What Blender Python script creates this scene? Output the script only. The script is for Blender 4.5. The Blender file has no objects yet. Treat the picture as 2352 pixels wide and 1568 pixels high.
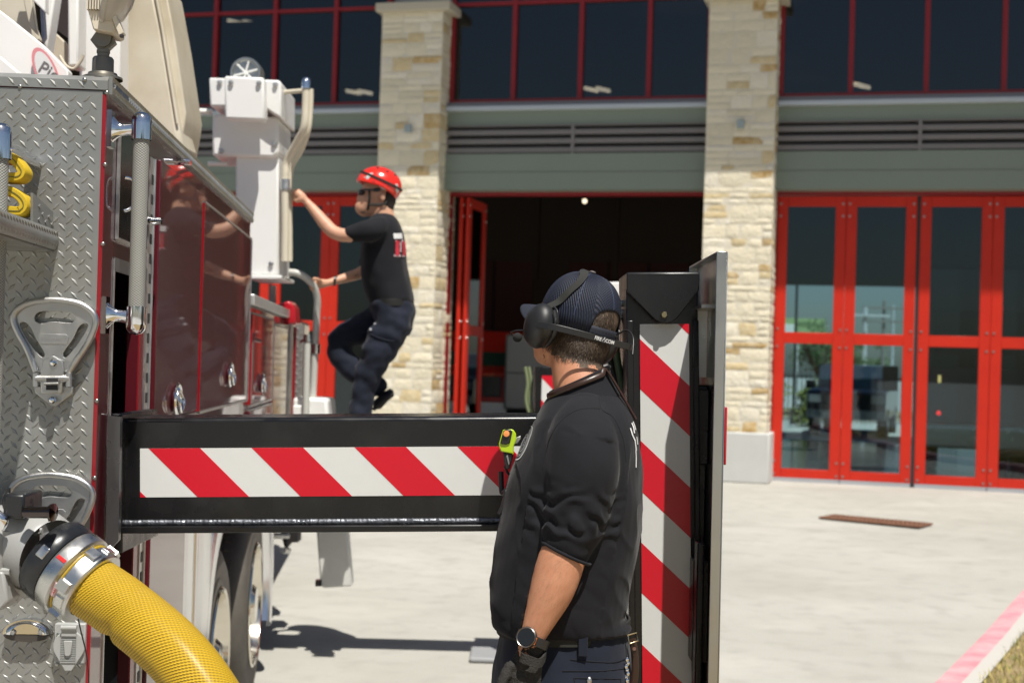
import bpy, bmesh, math, random
from mathutils import Vector, Matrix, Euler, noise
random.seed(7)
# ------------------------------------------------------------------ camera, sky, sun, exposure
SC = bpy.context.scene
COL = SC.collection
F = 3267.0; CX, CY = 1176.0, 784.0; CAMH = 1.6; ROLL = .031; HOR = 835.0
_p = math.atan((HOR-CY)/F)
FWD = Vector((0, math.cos(_p), math.sin(_p)))
_r0 = Vector((1, 0, 0)); _u0 = _r0.cross(FWD)
RT = math.cos(ROLL)*_r0 + math.sin(ROLL)*_u0
UP = -math.sin(ROLL)*_r0 + math.cos(ROLL)*_u0
CAM = Vector((0, 0, CAMH))
cd = bpy.data.cameras.new('camera'); cam = bpy.data.objects.new('camera', cd); COL.objects.link(cam)
m3 = Matrix((RT, UP, -FWD)).transposed()
cam.matrix_world = Matrix.Translation(CAM) @ m3.to_4x4()
cd.sensor_width = 36; cd.lens = 50.0; cd.clip_start = .05; cd.clip_end = 2000
cd.dof.use_dof = True; cd.dof.focus_distance = 3.3; cd.dof.aperture_fstop = 5.2
SC.camera = cam
SUN = Vector((.18, -.462, 1)).normalized()          # towards the sun
w = bpy.data.worlds.new('World'); SC.world = w; w.use_nodes = True
nt = w.node_tree; bg = nt.nodes['Background']
sky = nt.nodes.new('ShaderNodeTexSky'); sky.sky_type = 'NISHITA'; sky.sun_disc = False
sky.sun_elevation = math.asin(SUN.z); sky.sun_rotation = math.atan2(SUN.x, SUN.y)
sky.altitude = 200; sky.air_density = 1.0; sky.dust_density = 1.2; sky.ozone_density = 1.0
tcw = nt.nodes.new('ShaderNodeTexCoord'); cn = nt.nodes.new('ShaderNodeTexNoise'); cn.inputs['Scale'].default_value = 3.2; cn.inputs['Detail'].default_value = 7
mpw = nt.nodes.new('ShaderNodeMapping'); mpw.inputs['Scale'].default_value = (1, 1, 2.6); nt.links.new(tcw.outputs['Generated'], mpw.inputs[0]); nt.links.new(mpw.outputs[0], cn.inputs['Vector'])
cr = nt.nodes.new('ShaderNodeMapRange'); cr.inputs[1].default_value = .55; cr.inputs[2].default_value = .8; cr.inputs[4].default_value = .7; nt.links.new(cn.outputs[0], cr.inputs[0])
cm = nt.nodes.new('ShaderNodeMix'); cm.data_type = 'RGBA'; nt.links.new(cr.outputs[0], cm.inputs[0]); nt.links.new(sky.outputs[0], cm.inputs[6]); cm.inputs[7].default_value = (11, 11.5, 12.5, 1)   # thin cloud
nt.links.new(cm.outputs[2], bg.inputs[0]); bg.inputs[1].default_value = .05
ld = bpy.data.lights.new('sun', 'SUN'); ld.energy = 5.0; ld.angle = math.radians(.53); ld.color = (1, .955, .88)
lo = bpy.data.objects.new('sun', ld); COL.objects.link(lo); lo.location = (10, -20, 40)
lo.rotation_euler = SUN.to_track_quat('Z', 'Y').to_euler()
SC.view_settings.view_transform = 'Standard'; SC.view_settings.look = 'None'
SC.view_settings.exposure = .25; SC.view_settings.gamma = 1
SC.view_settings.use_curve_mapping = False
SC.cycles.max_bounces = 8; SC.cycles.transparent_max_bounces = 12

# ------------------------------------------------------------------ helpers
def ray(u, v): return RT*((u-CX)/F) + UP*((CY-v)/F) + FWD
def at(u, v, Y): r = ray(u, v); return CAM + r*(Y/r.y)
B_TH = math.atan(8.2e-5*F)
_r = RT*((1940-CX)/F) + UP*((CY-(835+.031*764))/F) + FWD; _b0 = CAM + _r*(20.7/_r.y)
def GZ(p):
    """height of the ground: the apron falls gently away from the building"""
    d = -(-math.sin(-B_TH)*(p[0]-_b0.x) + math.cos(B_TH)*(p[1]-_b0.y))
    t = min(max((d-1.5)/10, 0), 1); return -.2*t
def ground(u, v, z=None):
    r = ray(u, v); p = CAM + r*((0-CAMH)/r.z)
    if z is None:
        for _ in range(12): p = CAM + r*((GZ(p)-CAMH)/r.z)
    else: p = CAM + r*((z-CAMH)/r.z)
    return p
def frame(o, yaw, tilt=0):
    return Matrix.Translation(o) @ Matrix.Rotation(yaw, 4, 'Z') @ Matrix.Rotation(-tilt, 4, 'Y')
def hit(Fr, u, v, ax, val):
    n = Fr.to_3x3().col[ax].copy(); o = Fr.translation + n*val; r = ray(u, v)
    return Fr.inverted() @ (CAM + r*((o-CAM).dot(n)/r.dot(n)))
def tag(o, label=None, cat=None, group=None, kind=None):
    if label: o['label'] = label
    if cat: o['category'] = cat
    if group: o['group'] = group
    if kind: o['kind'] = kind
    return o
def thing(name, loc, label, cat, group=None, rot=None):
    o = bpy.data.objects.new(name, None); COL.objects.link(o)
    o.matrix_world = rot if rot is not None else Matrix.Translation(loc)
    o.empty_display_size = .2
    return tag(o, label, cat, group)
def abs_mat(o):
    m = o.matrix_basis.copy(); p = o.parent
    while p: m = p.matrix_basis @ m; p = p.parent
    return m
class MB:
    """collects shapes (given in frame F) into one mesh in world space"""
    def __init__(s, Fr=None, gz=0): s.gz = gz; s.bm = bmesh.new(); s.F = Fr or Matrix(); s.uv = None; s.col = None; s.c = (1, 1, 1)
    def v(s, p):
        q = s.F @ Vector(p)
        if s.gz: q.z += GZ(q)
        return s.bm.verts.new(q)
    def f(s, vs):
        try: fc = s.bm.faces.new(vs)
        except ValueError: return None
        if s.col is not None:
            for l in fc.loops: l[s.col] = (*s.c, 1)
        return fc
    def usecol(s): s.col = s.bm.loops.layers.float_color.new('Col'); return s
    def box(s, x0, x1, y0, y1, z0, z1, M=None):
        P = [Vector((x, y, z)) for x in (x0, x1) for y in (y0, y1) for z in (z0, z1)]
        if M: P = [M @ p for p in P]
        q = [s.v(p) for p in P]
        for a in ((0, 1, 3, 2), (4, 6, 7, 5), (0, 4, 5, 1), (2, 3, 7, 6), (0, 2, 6, 4), (1, 5, 7, 3)): s.f([q[i] for i in a])
        return s
    def prism(s, poly, ax, a, b):
        """poly: 2d outline in the two remaining axes, extruded along axis ax from a to b"""
        def mk(p, h):
            r = list(p); r.insert(ax, h); return r
        A = [s.v(mk(p, a)) for p in poly]; B = [s.v(mk(p, b)) for p in poly]
        s.f(A[::-1]); s.f(B); n = len(poly)
        for i in range(n): s.f([A[i], A[(i+1) % n], B[(i+1) % n], B[i]])
        return s
    def tube(s, pts, r, n=12, cap=True, uv=False, flat=1.0, up=None):
        pts = [Vector(p) for p in pts]; m = len(pts)
        rs = r if isinstance(r, (list, tuple)) else [r]*m
        T = [(pts[min(i+1, m-1)]-pts[max(i-1, 0)]).normalized() for i in range(m)]
        x = Vector(up) if up else (Vector((0, 0, 1)) if abs(T[0].z) < .9 else Vector((1, 0, 0)))
        rings = []; L = 0; Ls = []
        for i in range(m):
            x = (x - T[i]*x.dot(T[i])).normalized(); y = T[i].cross(x)
            rings.append([s.v(pts[i] + x*math.cos(a)*rs[i] + y*math.sin(a)*rs[i]*flat) for a in [2*math.pi*k/n for k in range(n)]])
            if i: L += (pts[i]-pts[i-1]).length
            Ls.append(L)
        if uv and not s.uv: s.uv = s.bm.loops.layers.uv.new('UVMap')
        for i in range(m-1):
            for k in range(n):
                k2 = (k+1) % n
                fc = s.f([rings[i][k], rings[i][k2], rings[i+1][k2], rings[i+1][k]])
                if uv and fc:
                    for l, (a, b) in zip(fc.loops, ((k/n, Ls[i]), ((k+1)/n, Ls[i]), ((k+1)/n, Ls[i+1]), (k/n, Ls[i+1]))): l[s.uv].uv = (a, b)
        if cap: s.f(rings[0][::-1]); s.f(rings[-1])
        return s
    def cyl(s, a, b, r, r2=None, n=20): return s.tube([a, b], [r, r if r2 is None else r2], n)
    def lathe(s, prof, o, axis, n=32, a0=0, a1=2*math.pi, cap=False):
        """prof: (radius, height) pairs, turned about axis through o"""
        z = Vector(axis).normalized(); x = z.orthogonal().normalized(); y = z.cross(x); o = Vector(o)
        full = abs(a1-a0-2*math.pi) < 1e-4; m = n if full else n+1
        R = [[s.v(o + z*h + (x*math.cos(a)+y*math.sin(a))*max(r, 1e-5)) for a in [a0+(a1-a0)*k/n for k in range(m)]] for r, h in prof]
        for i in range(len(prof)-1):
            for k in range(n):
                k2 = (k+1) % m
                s.f([R[i][k], R[i][k2], R[i+1][k2], R[i+1][k]])
        if cap: s.f(R[0][::-1]); s.f(R[-1])
        return s
    def ell(s, c, r, M=None, n=20, m=12):
        c = Vector(c); r = Vector(r) if not isinstance(r, (int, float)) else Vector((r, r, r)); M = M or Matrix()
        R = []
        for i in range(1, m):
            t = math.pi*i/m
            R.append([s.v(c + M @ Vector((r.x*math.sin(t)*math.cos(a), r.y*math.sin(t)*math.sin(a), r.z*math.cos(t)))) for a in [2*math.pi*k/n for k in range(n)]])
        tp = s.v(c + M @ Vector((0, 0, r.z))); bt = s.v(c - M @ Vector((0, 0, r.z)))
        for k in range(n):
            k2 = (k+1) % n
            s.f([tp, R[0][k], R[0][k2]]); s.f([bt, R[-1][k2], R[-1][k]])
            for i in range(m-2): s.f([R[i][k], R[i+1][k], R[i+1][k2], R[i][k2]])
        return s
    def grid(s, fn, nu, nv, cu=False):
        """fn(i/nu, j/nv) -> point; with uv"""
        if not s.uv: s.uv = s.bm.loops.layers.uv.new('UVMap')
        V = [[s.v(fn(i/nu, j/nv)) for j in range(nv+1)] for i in range(nu + (0 if cu else 1))]
        for i in range(nu):
            i2 = (i+1) % len(V)
            for j in range(nv):
                fc = s.f([V[i][j], V[i2][j], V[i2][j+1], V[i][j+1]])
                if fc:
                    for l, (a, b) in zip(fc.loops, ((i, j), (i+1, j), (i+1, j+1), (i, j+1))): l[s.uv].uv = (a/nu, b/nv)
        return s
    def diamonds(s, org, ex, ey, W, Hh, p=.0325, ln=.0265, wd=.0085, h=.0018, o=(0, 0)):
        """raised tread lozenges on the plane org + a*ex + b*ey"""
        org, ex, ey = Vector(org), Vector(ex).normalized(), Vector(ey).normalized(); nz = ex.cross(ey)
        for k in (0, 1):
            ang = math.radians(-47 if k == 0 else 45)
            d = Vector((math.cos(ang), math.sin(ang))); e = Vector((-d.y, d.x))
            for i in range(-1, int(W/p)+2):
                for j in range(-1, int(Hh/p)+2):
                    c = Vector((o[0]+(i+.5*k)*p, o[1]+(j+.5*k)*p))
                    if c.x < .004 or c.x > W-.004 or c.y < .004 or c.y > Hh-.004: continue
                    def P(a, b, z):
                        q = c + d*a + e*b; q.x = min(max(q.x, 0), W); q.y = min(max(q.y, 0), Hh)
                        return s.v(org + ex*q.x + ey*q.y + nz*z)
                    A, B, C, D = P(-ln/2, 0, 0), P(0, -wd/2, 0), P(ln/2, 0, 0), P(0, wd/2, 0)
                    E, G = P(-ln*.26, 0, h), P(ln*.26, 0, h)
                    s.f([A, B, E]); s.f([B, G, E]); s.f([B, C, G]); s.f([C, D, G]); s.f([D, E, G]); s.f([D, A, E])
        return s
    def build(s, name, mat, parent=None, smooth=None, bevel=0, seg=2, remesh=0, iters=8, disp=None, subsurf=0, kind=None):
        if remesh == 0: bmesh.ops.recalc_face_normals(s.bm, faces=s.bm.faces)
        me = bpy.data.meshes.new(name); s.bm.to_mesh(me); s.bm.free()
        o = bpy.data.objects.new(name, me); COL.objects.link(o)
        if remesh:
            md = o.modifiers.new('r', 'REMESH'); md.mode = 'VOXEL'; md.voxel_size = remesh
            if iters: ms = o.modifiers.new('s', 'SMOOTH'); ms.iterations = iters; ms.factor = .5
            dg = bpy.context.evaluated_depsgraph_get()
            me2 = bpy.data.meshes.new_from_object(o.evaluated_get(dg)); o.modifiers.clear(); o.data = me2; bpy.data.meshes.remove(me); me = me2
            if smooth is None: smooth = 180
        if disp:
            nr = [v.normal.copy() for v in me.vertices]
            for v, n_ in zip(me.vertices, nr):
                v.co += disp(v.co, n_)
        if parent is not None: me.transform(abs_mat(parent).inverted()); o.parent = parent
        if not isinstance(mat, (list, tuple)): mat = [mat]
        for m_ in mat: me.materials.append(m_)
        if smooth is not None:
            me.polygons.foreach_set('use_smooth', [True]*len(me.polygons))
            if smooth < 180: me.set_sharp_from_angle(angle=math.radians(smooth))
        if bevel:
            b = o.modifiers.new('b', 'BEVEL'); b.width = bevel; b.segments = seg; b.limit_method = 'ANGLE'; b.angle_limit = math.radians(40)
            b.harden_normals = False
            if smooth is None:
                me.polygons.foreach_set('use_smooth', [True]*len(me.polygons)); me.set_sharp_from_angle(angle=math.radians(35))
        if subsurf: sb = o.modifiers.new('u', 'SUBSURF'); sb.levels = sb.render_levels = subsurf
        me.update()
        if kind: o['kind'] = kind
        return o
def text(s, name, Fr, size, mat, parent, ext=.0006, align='CENTER', shear=0, font_sx=1.0, bold=0):
    """lettering as a thin mesh in frame Fr (x right, y up)"""
    c = bpy.data.curves.new(name, 'FONT'); c.body = s; c.size = size; c.extrude = ext; c.align_x = align; c.align_y = 'CENTER'
    c.shear = shear; c.offset = bold; c.resolution_u = 3
    o = bpy.data.objects.new(name+'_tmp', c); COL.objects.link(o)
    dg = bpy.context.evaluated_depsgraph_get(); dg.update()
    me = bpy.data.meshes.new_from_object(o.evaluated_get(dg)); bpy.data.objects.remove(o); bpy.data.curves.remove(c)
    me.transform(Fr @ Matrix.Diagonal((font_sx, 1, 1, 1)))
    if parent is not None: me.transform(abs_mat(parent).inverted())
    me.materials.clear(); me.materials.append(mat)
    ob = bpy.data.objects.new(name, me); COL.objects.link(ob); ob.parent = parent
    return ob
def lerp(a, b, t): return a + (b-a)*t
def smoothpath(P, n=8, closed=False):
    P = [Vector(p) for p in P]; m = len(P); out = []
    rng = range(m if closed else m-1)
    for i in rng:
        if closed: p0, p1, p2, p3 = P[i-1], P[i], P[(i+1) % m], P[(i+2) % m]
        else: p0, p1, p2, p3 = P[max(i-1, 0)], P[i], P[i+1], P[min(i+2, m-1)]
        for k in range(n):
            t = k/n
            out.append(.5*((2*p1) + (p2-p0)*t + (2*p0-5*p1+4*p2-p3)*t*t + (3*p1-p0-3*p2+p3)*t**3))
    if not closed: out.append(P[-1])
    return out

# ------------------------------------------------------------------ materials
def mat(name, col, rough=.5, metal=0, spec=.5, bump=None, var=None, coat=0, coat_rough=.03, vcol=False, rvar=None, scratch=None):
    """bump=(scale, strength, detail[, distance]); var=(scale, amount, colour2) mottles the colour"""
    m = bpy.data.materials.new(name); m.use_nodes = True; t = m.node_tree; b = t.nodes['Principled BSDF']; N = t.nodes.new; L = t.links.new
    b.inputs['Base Color'].default_value = (*col, 1); b.inputs['Roughness'].default_value = rough; b.inputs['Metallic'].default_value = metal
    b.inputs['Specular IOR Level'].default_value = spec
    if coat: b.inputs['Coat Weight'].default_value = coat; b.inputs['Coat Roughness'].default_value = coat_rough
    tc = N('ShaderNodeTexCoord'); cur = None
    if vcol:
        a = N('ShaderNodeAttribute'); a.attribute_name = 'Col'; cur = a.outputs['Color']
    if var:
        n = N('ShaderNodeTexNoise'); n.inputs['Scale'].default_value = var[0]; n.inputs['Detail'].default_value = 6; n.inputs['Roughness'].default_value = .6
        L(tc.outputs['Object'], n.inputs['Vector'])
        r = N('ShaderNodeMapRange'); r.inputs[1].default_value = .35; r.inputs[2].default_value = .68; L(n.outputs[0], r.inputs[0])
        mu = N('ShaderNodeMath'); mu.operation = 'MULTIPLY'; mu.inputs[1].default_value = var[1]; L(r.outputs[0], mu.inputs[0])
        x = N('ShaderNodeMix'); x.data_type = 'RGBA'; L(mu.outputs[0], x.inputs[0])
        if cur: L(cur, x.inputs[6])
        else: x.inputs[6].default_value = (*col, 1)
        x.inputs[7].default_value = (*var[2], 1); cur = x.outputs[2]
    if cur: L(cur, b.inputs['Base Color'])
    if rvar:
        n = N('ShaderNodeTexNoise'); n.inputs['Scale'].default_value = rvar[0]; n.inputs['Detail'].default_value = 5; L(tc.outputs['Object'], n.inputs['Vector'])
        r = N('ShaderNodeMapRange'); r.inputs[1].default_value = .3; r.inputs[2].default_value = .7; r.inputs[3].default_value = rvar[1]; r.inputs[4].default_value = rvar[2]
        L(n.outputs[0], r.inputs[0]); L(r.outputs[0], b.inputs['Roughness'])
    if bump:
        n = N('ShaderNodeTexNoise'); n.inputs['Scale'].default_value = bump[0]; n.inputs['Detail'].default_value = bump[2]; L(tc.outputs['Object'], n.inputs['Vector'])
        bp = N('ShaderNodeBump'); bp.inputs['Strength'].default_value = bump[1]; bp.inputs['Distance'].default_value = bump[3] if len(bump) > 3 else .01
        L(n.outputs[0], bp.inputs['Height']); L(bp.outputs[0], b.inputs['Normal'])
    return m
def emis(name, col, s):
    m = mat(name, col); b = m.node_tree.nodes['Principled BSDF']; b.inputs['Emission Color'].default_value = (*col, 1); b.inputs['Emission Strength'].default_value = s
    return m
def uvpattern(m, kind, su, sv, strength=.6, dist=.001, dark=None):
    """bump (and optional darkening of holes) from the UV map"""
    t = m.node_tree; N = t.nodes.new; L = t.links.new; b = t.nodes['Principled BSDF']
    uv = N('ShaderNodeTexCoord'); sp = N('ShaderNodeSeparateXYZ'); L(uv.outputs['UV'], sp.inputs[0])
    def mth(op, a, c=None):
        n = N('ShaderNodeMath'); n.operation = op
        for i, q in enumerate((a, c)):
            if q is None: continue
            if isinstance(q, (int, float)): n.inputs[i].default_value = q
            else: L(q, n.inputs[i])
        return n.outputs[0]
    u = mth('MULTIPLY', sp.outputs[0], su*2*math.pi); v = mth('MULTIPLY', sp.outputs[1], sv*2*math.pi)
    if kind == 'weave': h = mth('MULTIPLY', mth('SINE', mth('ADD', u, v)), mth('SINE', mth('SUBTRACT', u, v)))
    elif kind == 'rib': h = mth('SINE', u)
    elif kind == 'ribv': h = mth('SINE', v)
    elif kind == 'mesh': h = mth('MAXIMUM', mth('SINE', u), mth('MULTIPLY', mth('SINE', v), .7))
    elif kind == 'helix': h = mth('MULTIPLY', mth('SINE', mth('ADD', u, v)), mth('ADD', mth('MULTIPLY', mth('SINE', mth('SUBTRACT', mth('MULTIPLY', u, 1.5), mth('MULTIPLY', v, .4))), .35), .75))
    else: h = mth('MULTIPLY', mth('SINE', u), mth('SINE', v))
    bp = N('ShaderNodeBump'); bp.inputs['Strength'].default_value = strength; bp.inputs['Distance'].default_value = dist; L(h, bp.inputs['Height'])
    old = b.inputs['Normal'].links
    if old: L(old[0].from_socket, bp.inputs['Normal'])
    L(bp.outputs[0], b.inputs['Normal'])
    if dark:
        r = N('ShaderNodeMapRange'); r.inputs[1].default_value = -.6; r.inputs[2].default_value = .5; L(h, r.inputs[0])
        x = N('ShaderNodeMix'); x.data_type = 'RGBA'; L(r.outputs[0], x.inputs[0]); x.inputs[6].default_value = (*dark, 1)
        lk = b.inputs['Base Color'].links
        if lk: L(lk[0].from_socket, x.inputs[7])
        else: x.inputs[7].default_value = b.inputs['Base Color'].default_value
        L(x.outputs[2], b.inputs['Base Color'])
    return m
def glass(name, tint, refl=.12, rough=0.0, ior=1.5):
    """thin pane: tinted see-through mixed with mirror reflection by Fresnel"""
    m = bpy.data.materials.new(name); m.use_nodes = True; t = m.node_tree; t.nodes.clear(); N = t.nodes.new; L = t.links.new
    o = N('ShaderNodeOutputMaterial'); tr = N('ShaderNodeBsdfTransparent'); tr.inputs[0].default_value = (*tint, 1)
    g = N('ShaderNodeBsdfGlossy'); g.inputs['Roughness'].default_value = rough; g.inputs['Color'].default_value = (.95, .98, 1, 1)
    fr = N('ShaderNodeFresnel'); fr.inputs[0].default_value = ior
    ad = N('ShaderNodeMath'); ad.operation = 'ADD'; ad.use_clamp = True; ad.inputs[1].default_value = refl; L(fr.outputs[0], ad.inputs[0])
    mx = N('ShaderNodeMixShader'); L(ad.outputs[0], mx.inputs[0]); L(tr.outputs[0], mx.inputs[1]); L(g.outputs[0], mx.inputs[2]); L(mx.outputs[0], o.inputs[0])
    return m
concrete = mat('concrete', (.445, .437, .395), .85, bump=(60, .35, 8, .004), var=(.45, .8, (.36, .35, .31)))
def concrete_extra(m):
    t = m.node_tree; N = t.nodes.new; L = t.links.new; b = t.nodes['Principled BSDF']; src = b.inputs['Base Color'].links[0].from_socket
    tc = N('ShaderNodeTexCoord'); prev = src
    for sc, lo, hi, amt, col, mp in ((5, .5, .72, .6, (.33, .32, .285), (1, 1, 1)), (1.3, .52, .7, .5, (.51, .495, .45), (.7, 1.0, 1)), (90, .62, .72, .6, (.2, .19, .17), (1, 1, 1)), (.9, .55, .75, .4, (.33, .315, .275), (.5, 1.1, 1))):
        m_ = N('ShaderNodeMapping'); m_.inputs['Scale'].default_value = mp; L(tc.outputs['Object'], m_.inputs[0])
        n = N('ShaderNodeTexNoise'); n.inputs['Scale'].default_value = sc; n.inputs['Detail'].default_value = 5; L(m_.outputs[0], n.inputs['Vector'])
        r = N('ShaderNodeMapRange'); r.inputs[1].default_value = lo; r.inputs[2].default_value = hi; r.inputs[4].default_value = amt; L(n.outputs[0], r.inputs[0])
        x = N('ShaderNodeMix'); x.data_type = 'RGBA'; L(r.outputs[0], x.inputs[0]); L(prev, x.inputs[6]); x.inputs[7].default_value = (*col, 1); prev = x.outputs[2]
    L(prev, b.inputs['Base Color'])
concrete_extra(concrete)
white_paint = mat('white_paint', (.86, .86, .83), .32, coat=.3, var=(4, .3, (.68, .67, .63)))
cream_paint = mat('cream_paint', (.62, .58, .47), .45, var=(5, .6, (.5, .45, .35)), bump=(30, .08, 4, .003))
red_paint = mat('red_paint', (.56, .026, .010), .42, spec=.3, var=(2.2, .5, (.46, .018, .010)), bump=(3, .02, 3, .01))
red_mull = mat('red_mullion', (.24, .008, .013), .4)
black_metal = mat('black_metal', (.007, .007, .008), .28, spec=.5, bump=(180, .05, 4, .001), rvar=(9, .16, .42), var=(35, .3, (.014, .013, .012)))
alu = mat('aluminium', (.62, .62, .61), .36, metal=1, rvar=(40, .28, .5), bump=(400, .06, 3, .001))
galv = mat('stainless', (.5, .5, .48), .33, metal=1, rvar=(12, .25, .45))
chrome = mat('chrome', (.85, .86, .88), .06, metal=1)
cast = mat('cast_metal', (.52, .52, .51), .38, metal=1, bump=(350, .25, 4, .0015), rvar=(30, .3, .5))
rubber = mat('black_rubber', (.015, .015, .015), .6, bump=(150, .1, 4, .002))
maroon = mat('maroon_paint', (.085, .003, .009), .4, coat=.8, coat_rough=.028, spec=.5, bump=(1.2, .012, 2, .01))
dark = mat('dark_interior', (.012, .01, .01), .8)
# ------------------------------------------------------------------ ground, apron, kerb, grass
BF = frame((_b0.x, _b0.y, 0), -B_TH)
ds = [-420, -120, -60, -30] + [-12.5+i*.5 for i in range(24)] + [0, 15, 40, 100, 400]
g = MB(BF, 1); g.grid(lambda a, b: (-300+600*a, ds[int(round(b*(len(ds)-1)))], 0), 40, len(ds)-1)
gm = concrete; tag(g.build('ground', gm), kind='structure')
SEAL = mat('joint_seal', (.39, .37, .33), .9)
g = MB(BF, 1)
for k in (0, 2, 3): g.grid(lambda a, b: (-15+27*a, -5.6-5.2*k-.004+.008*b, .004), 1, 1)
for k in (-2, 2): g.grid(lambda a, b: (k*5.05+1.0-.004+.008*a, -25+24.3*b, .0045), 1, 50)
tag(g.build('apron_joints', SEAL), kind='structure')
# rust-brown slotted drain cover
rust = mat('rusty_iron', (.19, .085, .05), .8, bump=(60, .5, 6, .01), var=(30, .7, (.3, .16, .1)))
dg_ = thing('drain_grate', (4.1, 15.5, 0), 'rusty brown slotted drain grate set in the pale concrete apron', 'drain grate')
c4 = [ground(u, v) for u, v in ((1882, 1192), (1935, 1186), (2168, 1207), (2110, 1215))]
for c_ in c4: c_.z = GZ(c4[2])+.006
o = c4[0]; ex = (c4[3]-c4[0]); ey = (c4[1]-c4[0]); W = ex.length
DF = Matrix.Translation(o) @ Matrix((ex.normalized(), (Vector((0, 0, 1)).cross(ex)).normalized(), Vector((0, 0, 1)))).transposed().to_4x4()
dep = ey.dot(DF.to_3x3().col[1])
MB(DF).box(0, W, 0, dep, .002, .006).build('drain_pit', dark, dg_)
g = MB(DF); n = 22
for i in range(n+1): g.box(W*i/n-.012, W*i/n+.012, 0, dep, .006, .02)
for j in (0, .33, .66, 1): g.box(0, W, dep*j-.012, dep*j+.012, .007, .022)
g.build('grate_bars', rust, dg_)
# kerb: line from photo, red-painted, with dry grass behind
k0, k1 = ground(2352, 1375), ground(2180, 1568); k0.z = k1.z = 0; kd = (k0-k1).normalized(); kn = Vector((kd.y, -kd.x, 0))
KF = Matrix.Translation(k1) @ Matrix((kn, kd, Vector((0, 0, 1)))).transposed().to_4x4()
kerb_m = mat('faded_red_kerb', (.62, .24, .28), .75, var=(5, .9, (.62, .42, .43)), bump=(60, .3, 6, .004))
def kx(y): return .9*(1-math.exp(-max(0, y-3.2)/3.5))
g = MB(KF, 1)
def kerb_pt(a, b):
    y = -14+22*a; prof = [(0, .0), (.015, .10), (.04, .135), (.10, .14), (.17, .14)]
    i = min(3, int(b*4)); t = b*4-i; x = lerp(prof[i][0], prof[i+1][0], t); z = lerp(prof[i][1], prof[i+1][1], t)
    return (x+kx(y), y, z)
g.grid(kerb_pt, 60, 4)
tag(g.build('kerb', kerb_m, smooth=40), kind='structure')
g = MB(KF, 1); g.grid(lambda a, b: (.17+.09*b+kx(-14+22*a), -14+22*a, .14-.004*b), 60, 1)
tag(g.build('kerb_back', mat('kerb_concrete', (.5, .48, .44), .9, bump=(50, .4, 6, .004))), kind='structure')
soil = mat('dry_soil', (.33, .25, .13), .95, var=(9, .9, (.2, .15, .06)), bump=(30, .7, 8, .02))
g = MB(KF, 1); g.grid(lambda a, b: (.255+6*b+kx(-14+22*a), -14+22*a, .125+.03*noise.noise(Vector((a*30, b*20, 0)))), 60, 20)
tag(g.build('verge', soil), kind='structure')
grass_m = mat('dry_grass', (.42, .34, .14), .8, vcol=True); g = MB(KF, 1).usecol()
rnd = random.Random(3)
for _ in range(16000):
    y = rnd.uniform(-2.5, 8); x = .25+abs(rnd.gauss(0, .9)) if rnd.random() < .7 else rnd.uniform(.25, 3.2); x += kx(y)
    h = rnd.uniform(.015, .055); a = rnd.uniform(0, 6.28); dx, dy = math.cos(a)*.004, math.sin(a)*.004
    lx, ly = rnd.gauss(0, .02), rnd.gauss(0, .02); q = rnd.random()
    g.c = (.5*q+.2, .42*q+.17, .12*q+.06) if rnd.random() < .75 else (.14, .19, .05)
    g.f([g.v((x-dx, y-dy, .12)), g.v((x+dx, y+dy, .12)), g.v((x+lx, y+ly, .13+h))])
tag(g.build('dry_grass', grass_m), 'dry yellowish grass growing behind the faded red kerb', 'grass', kind='stuff')
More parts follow.
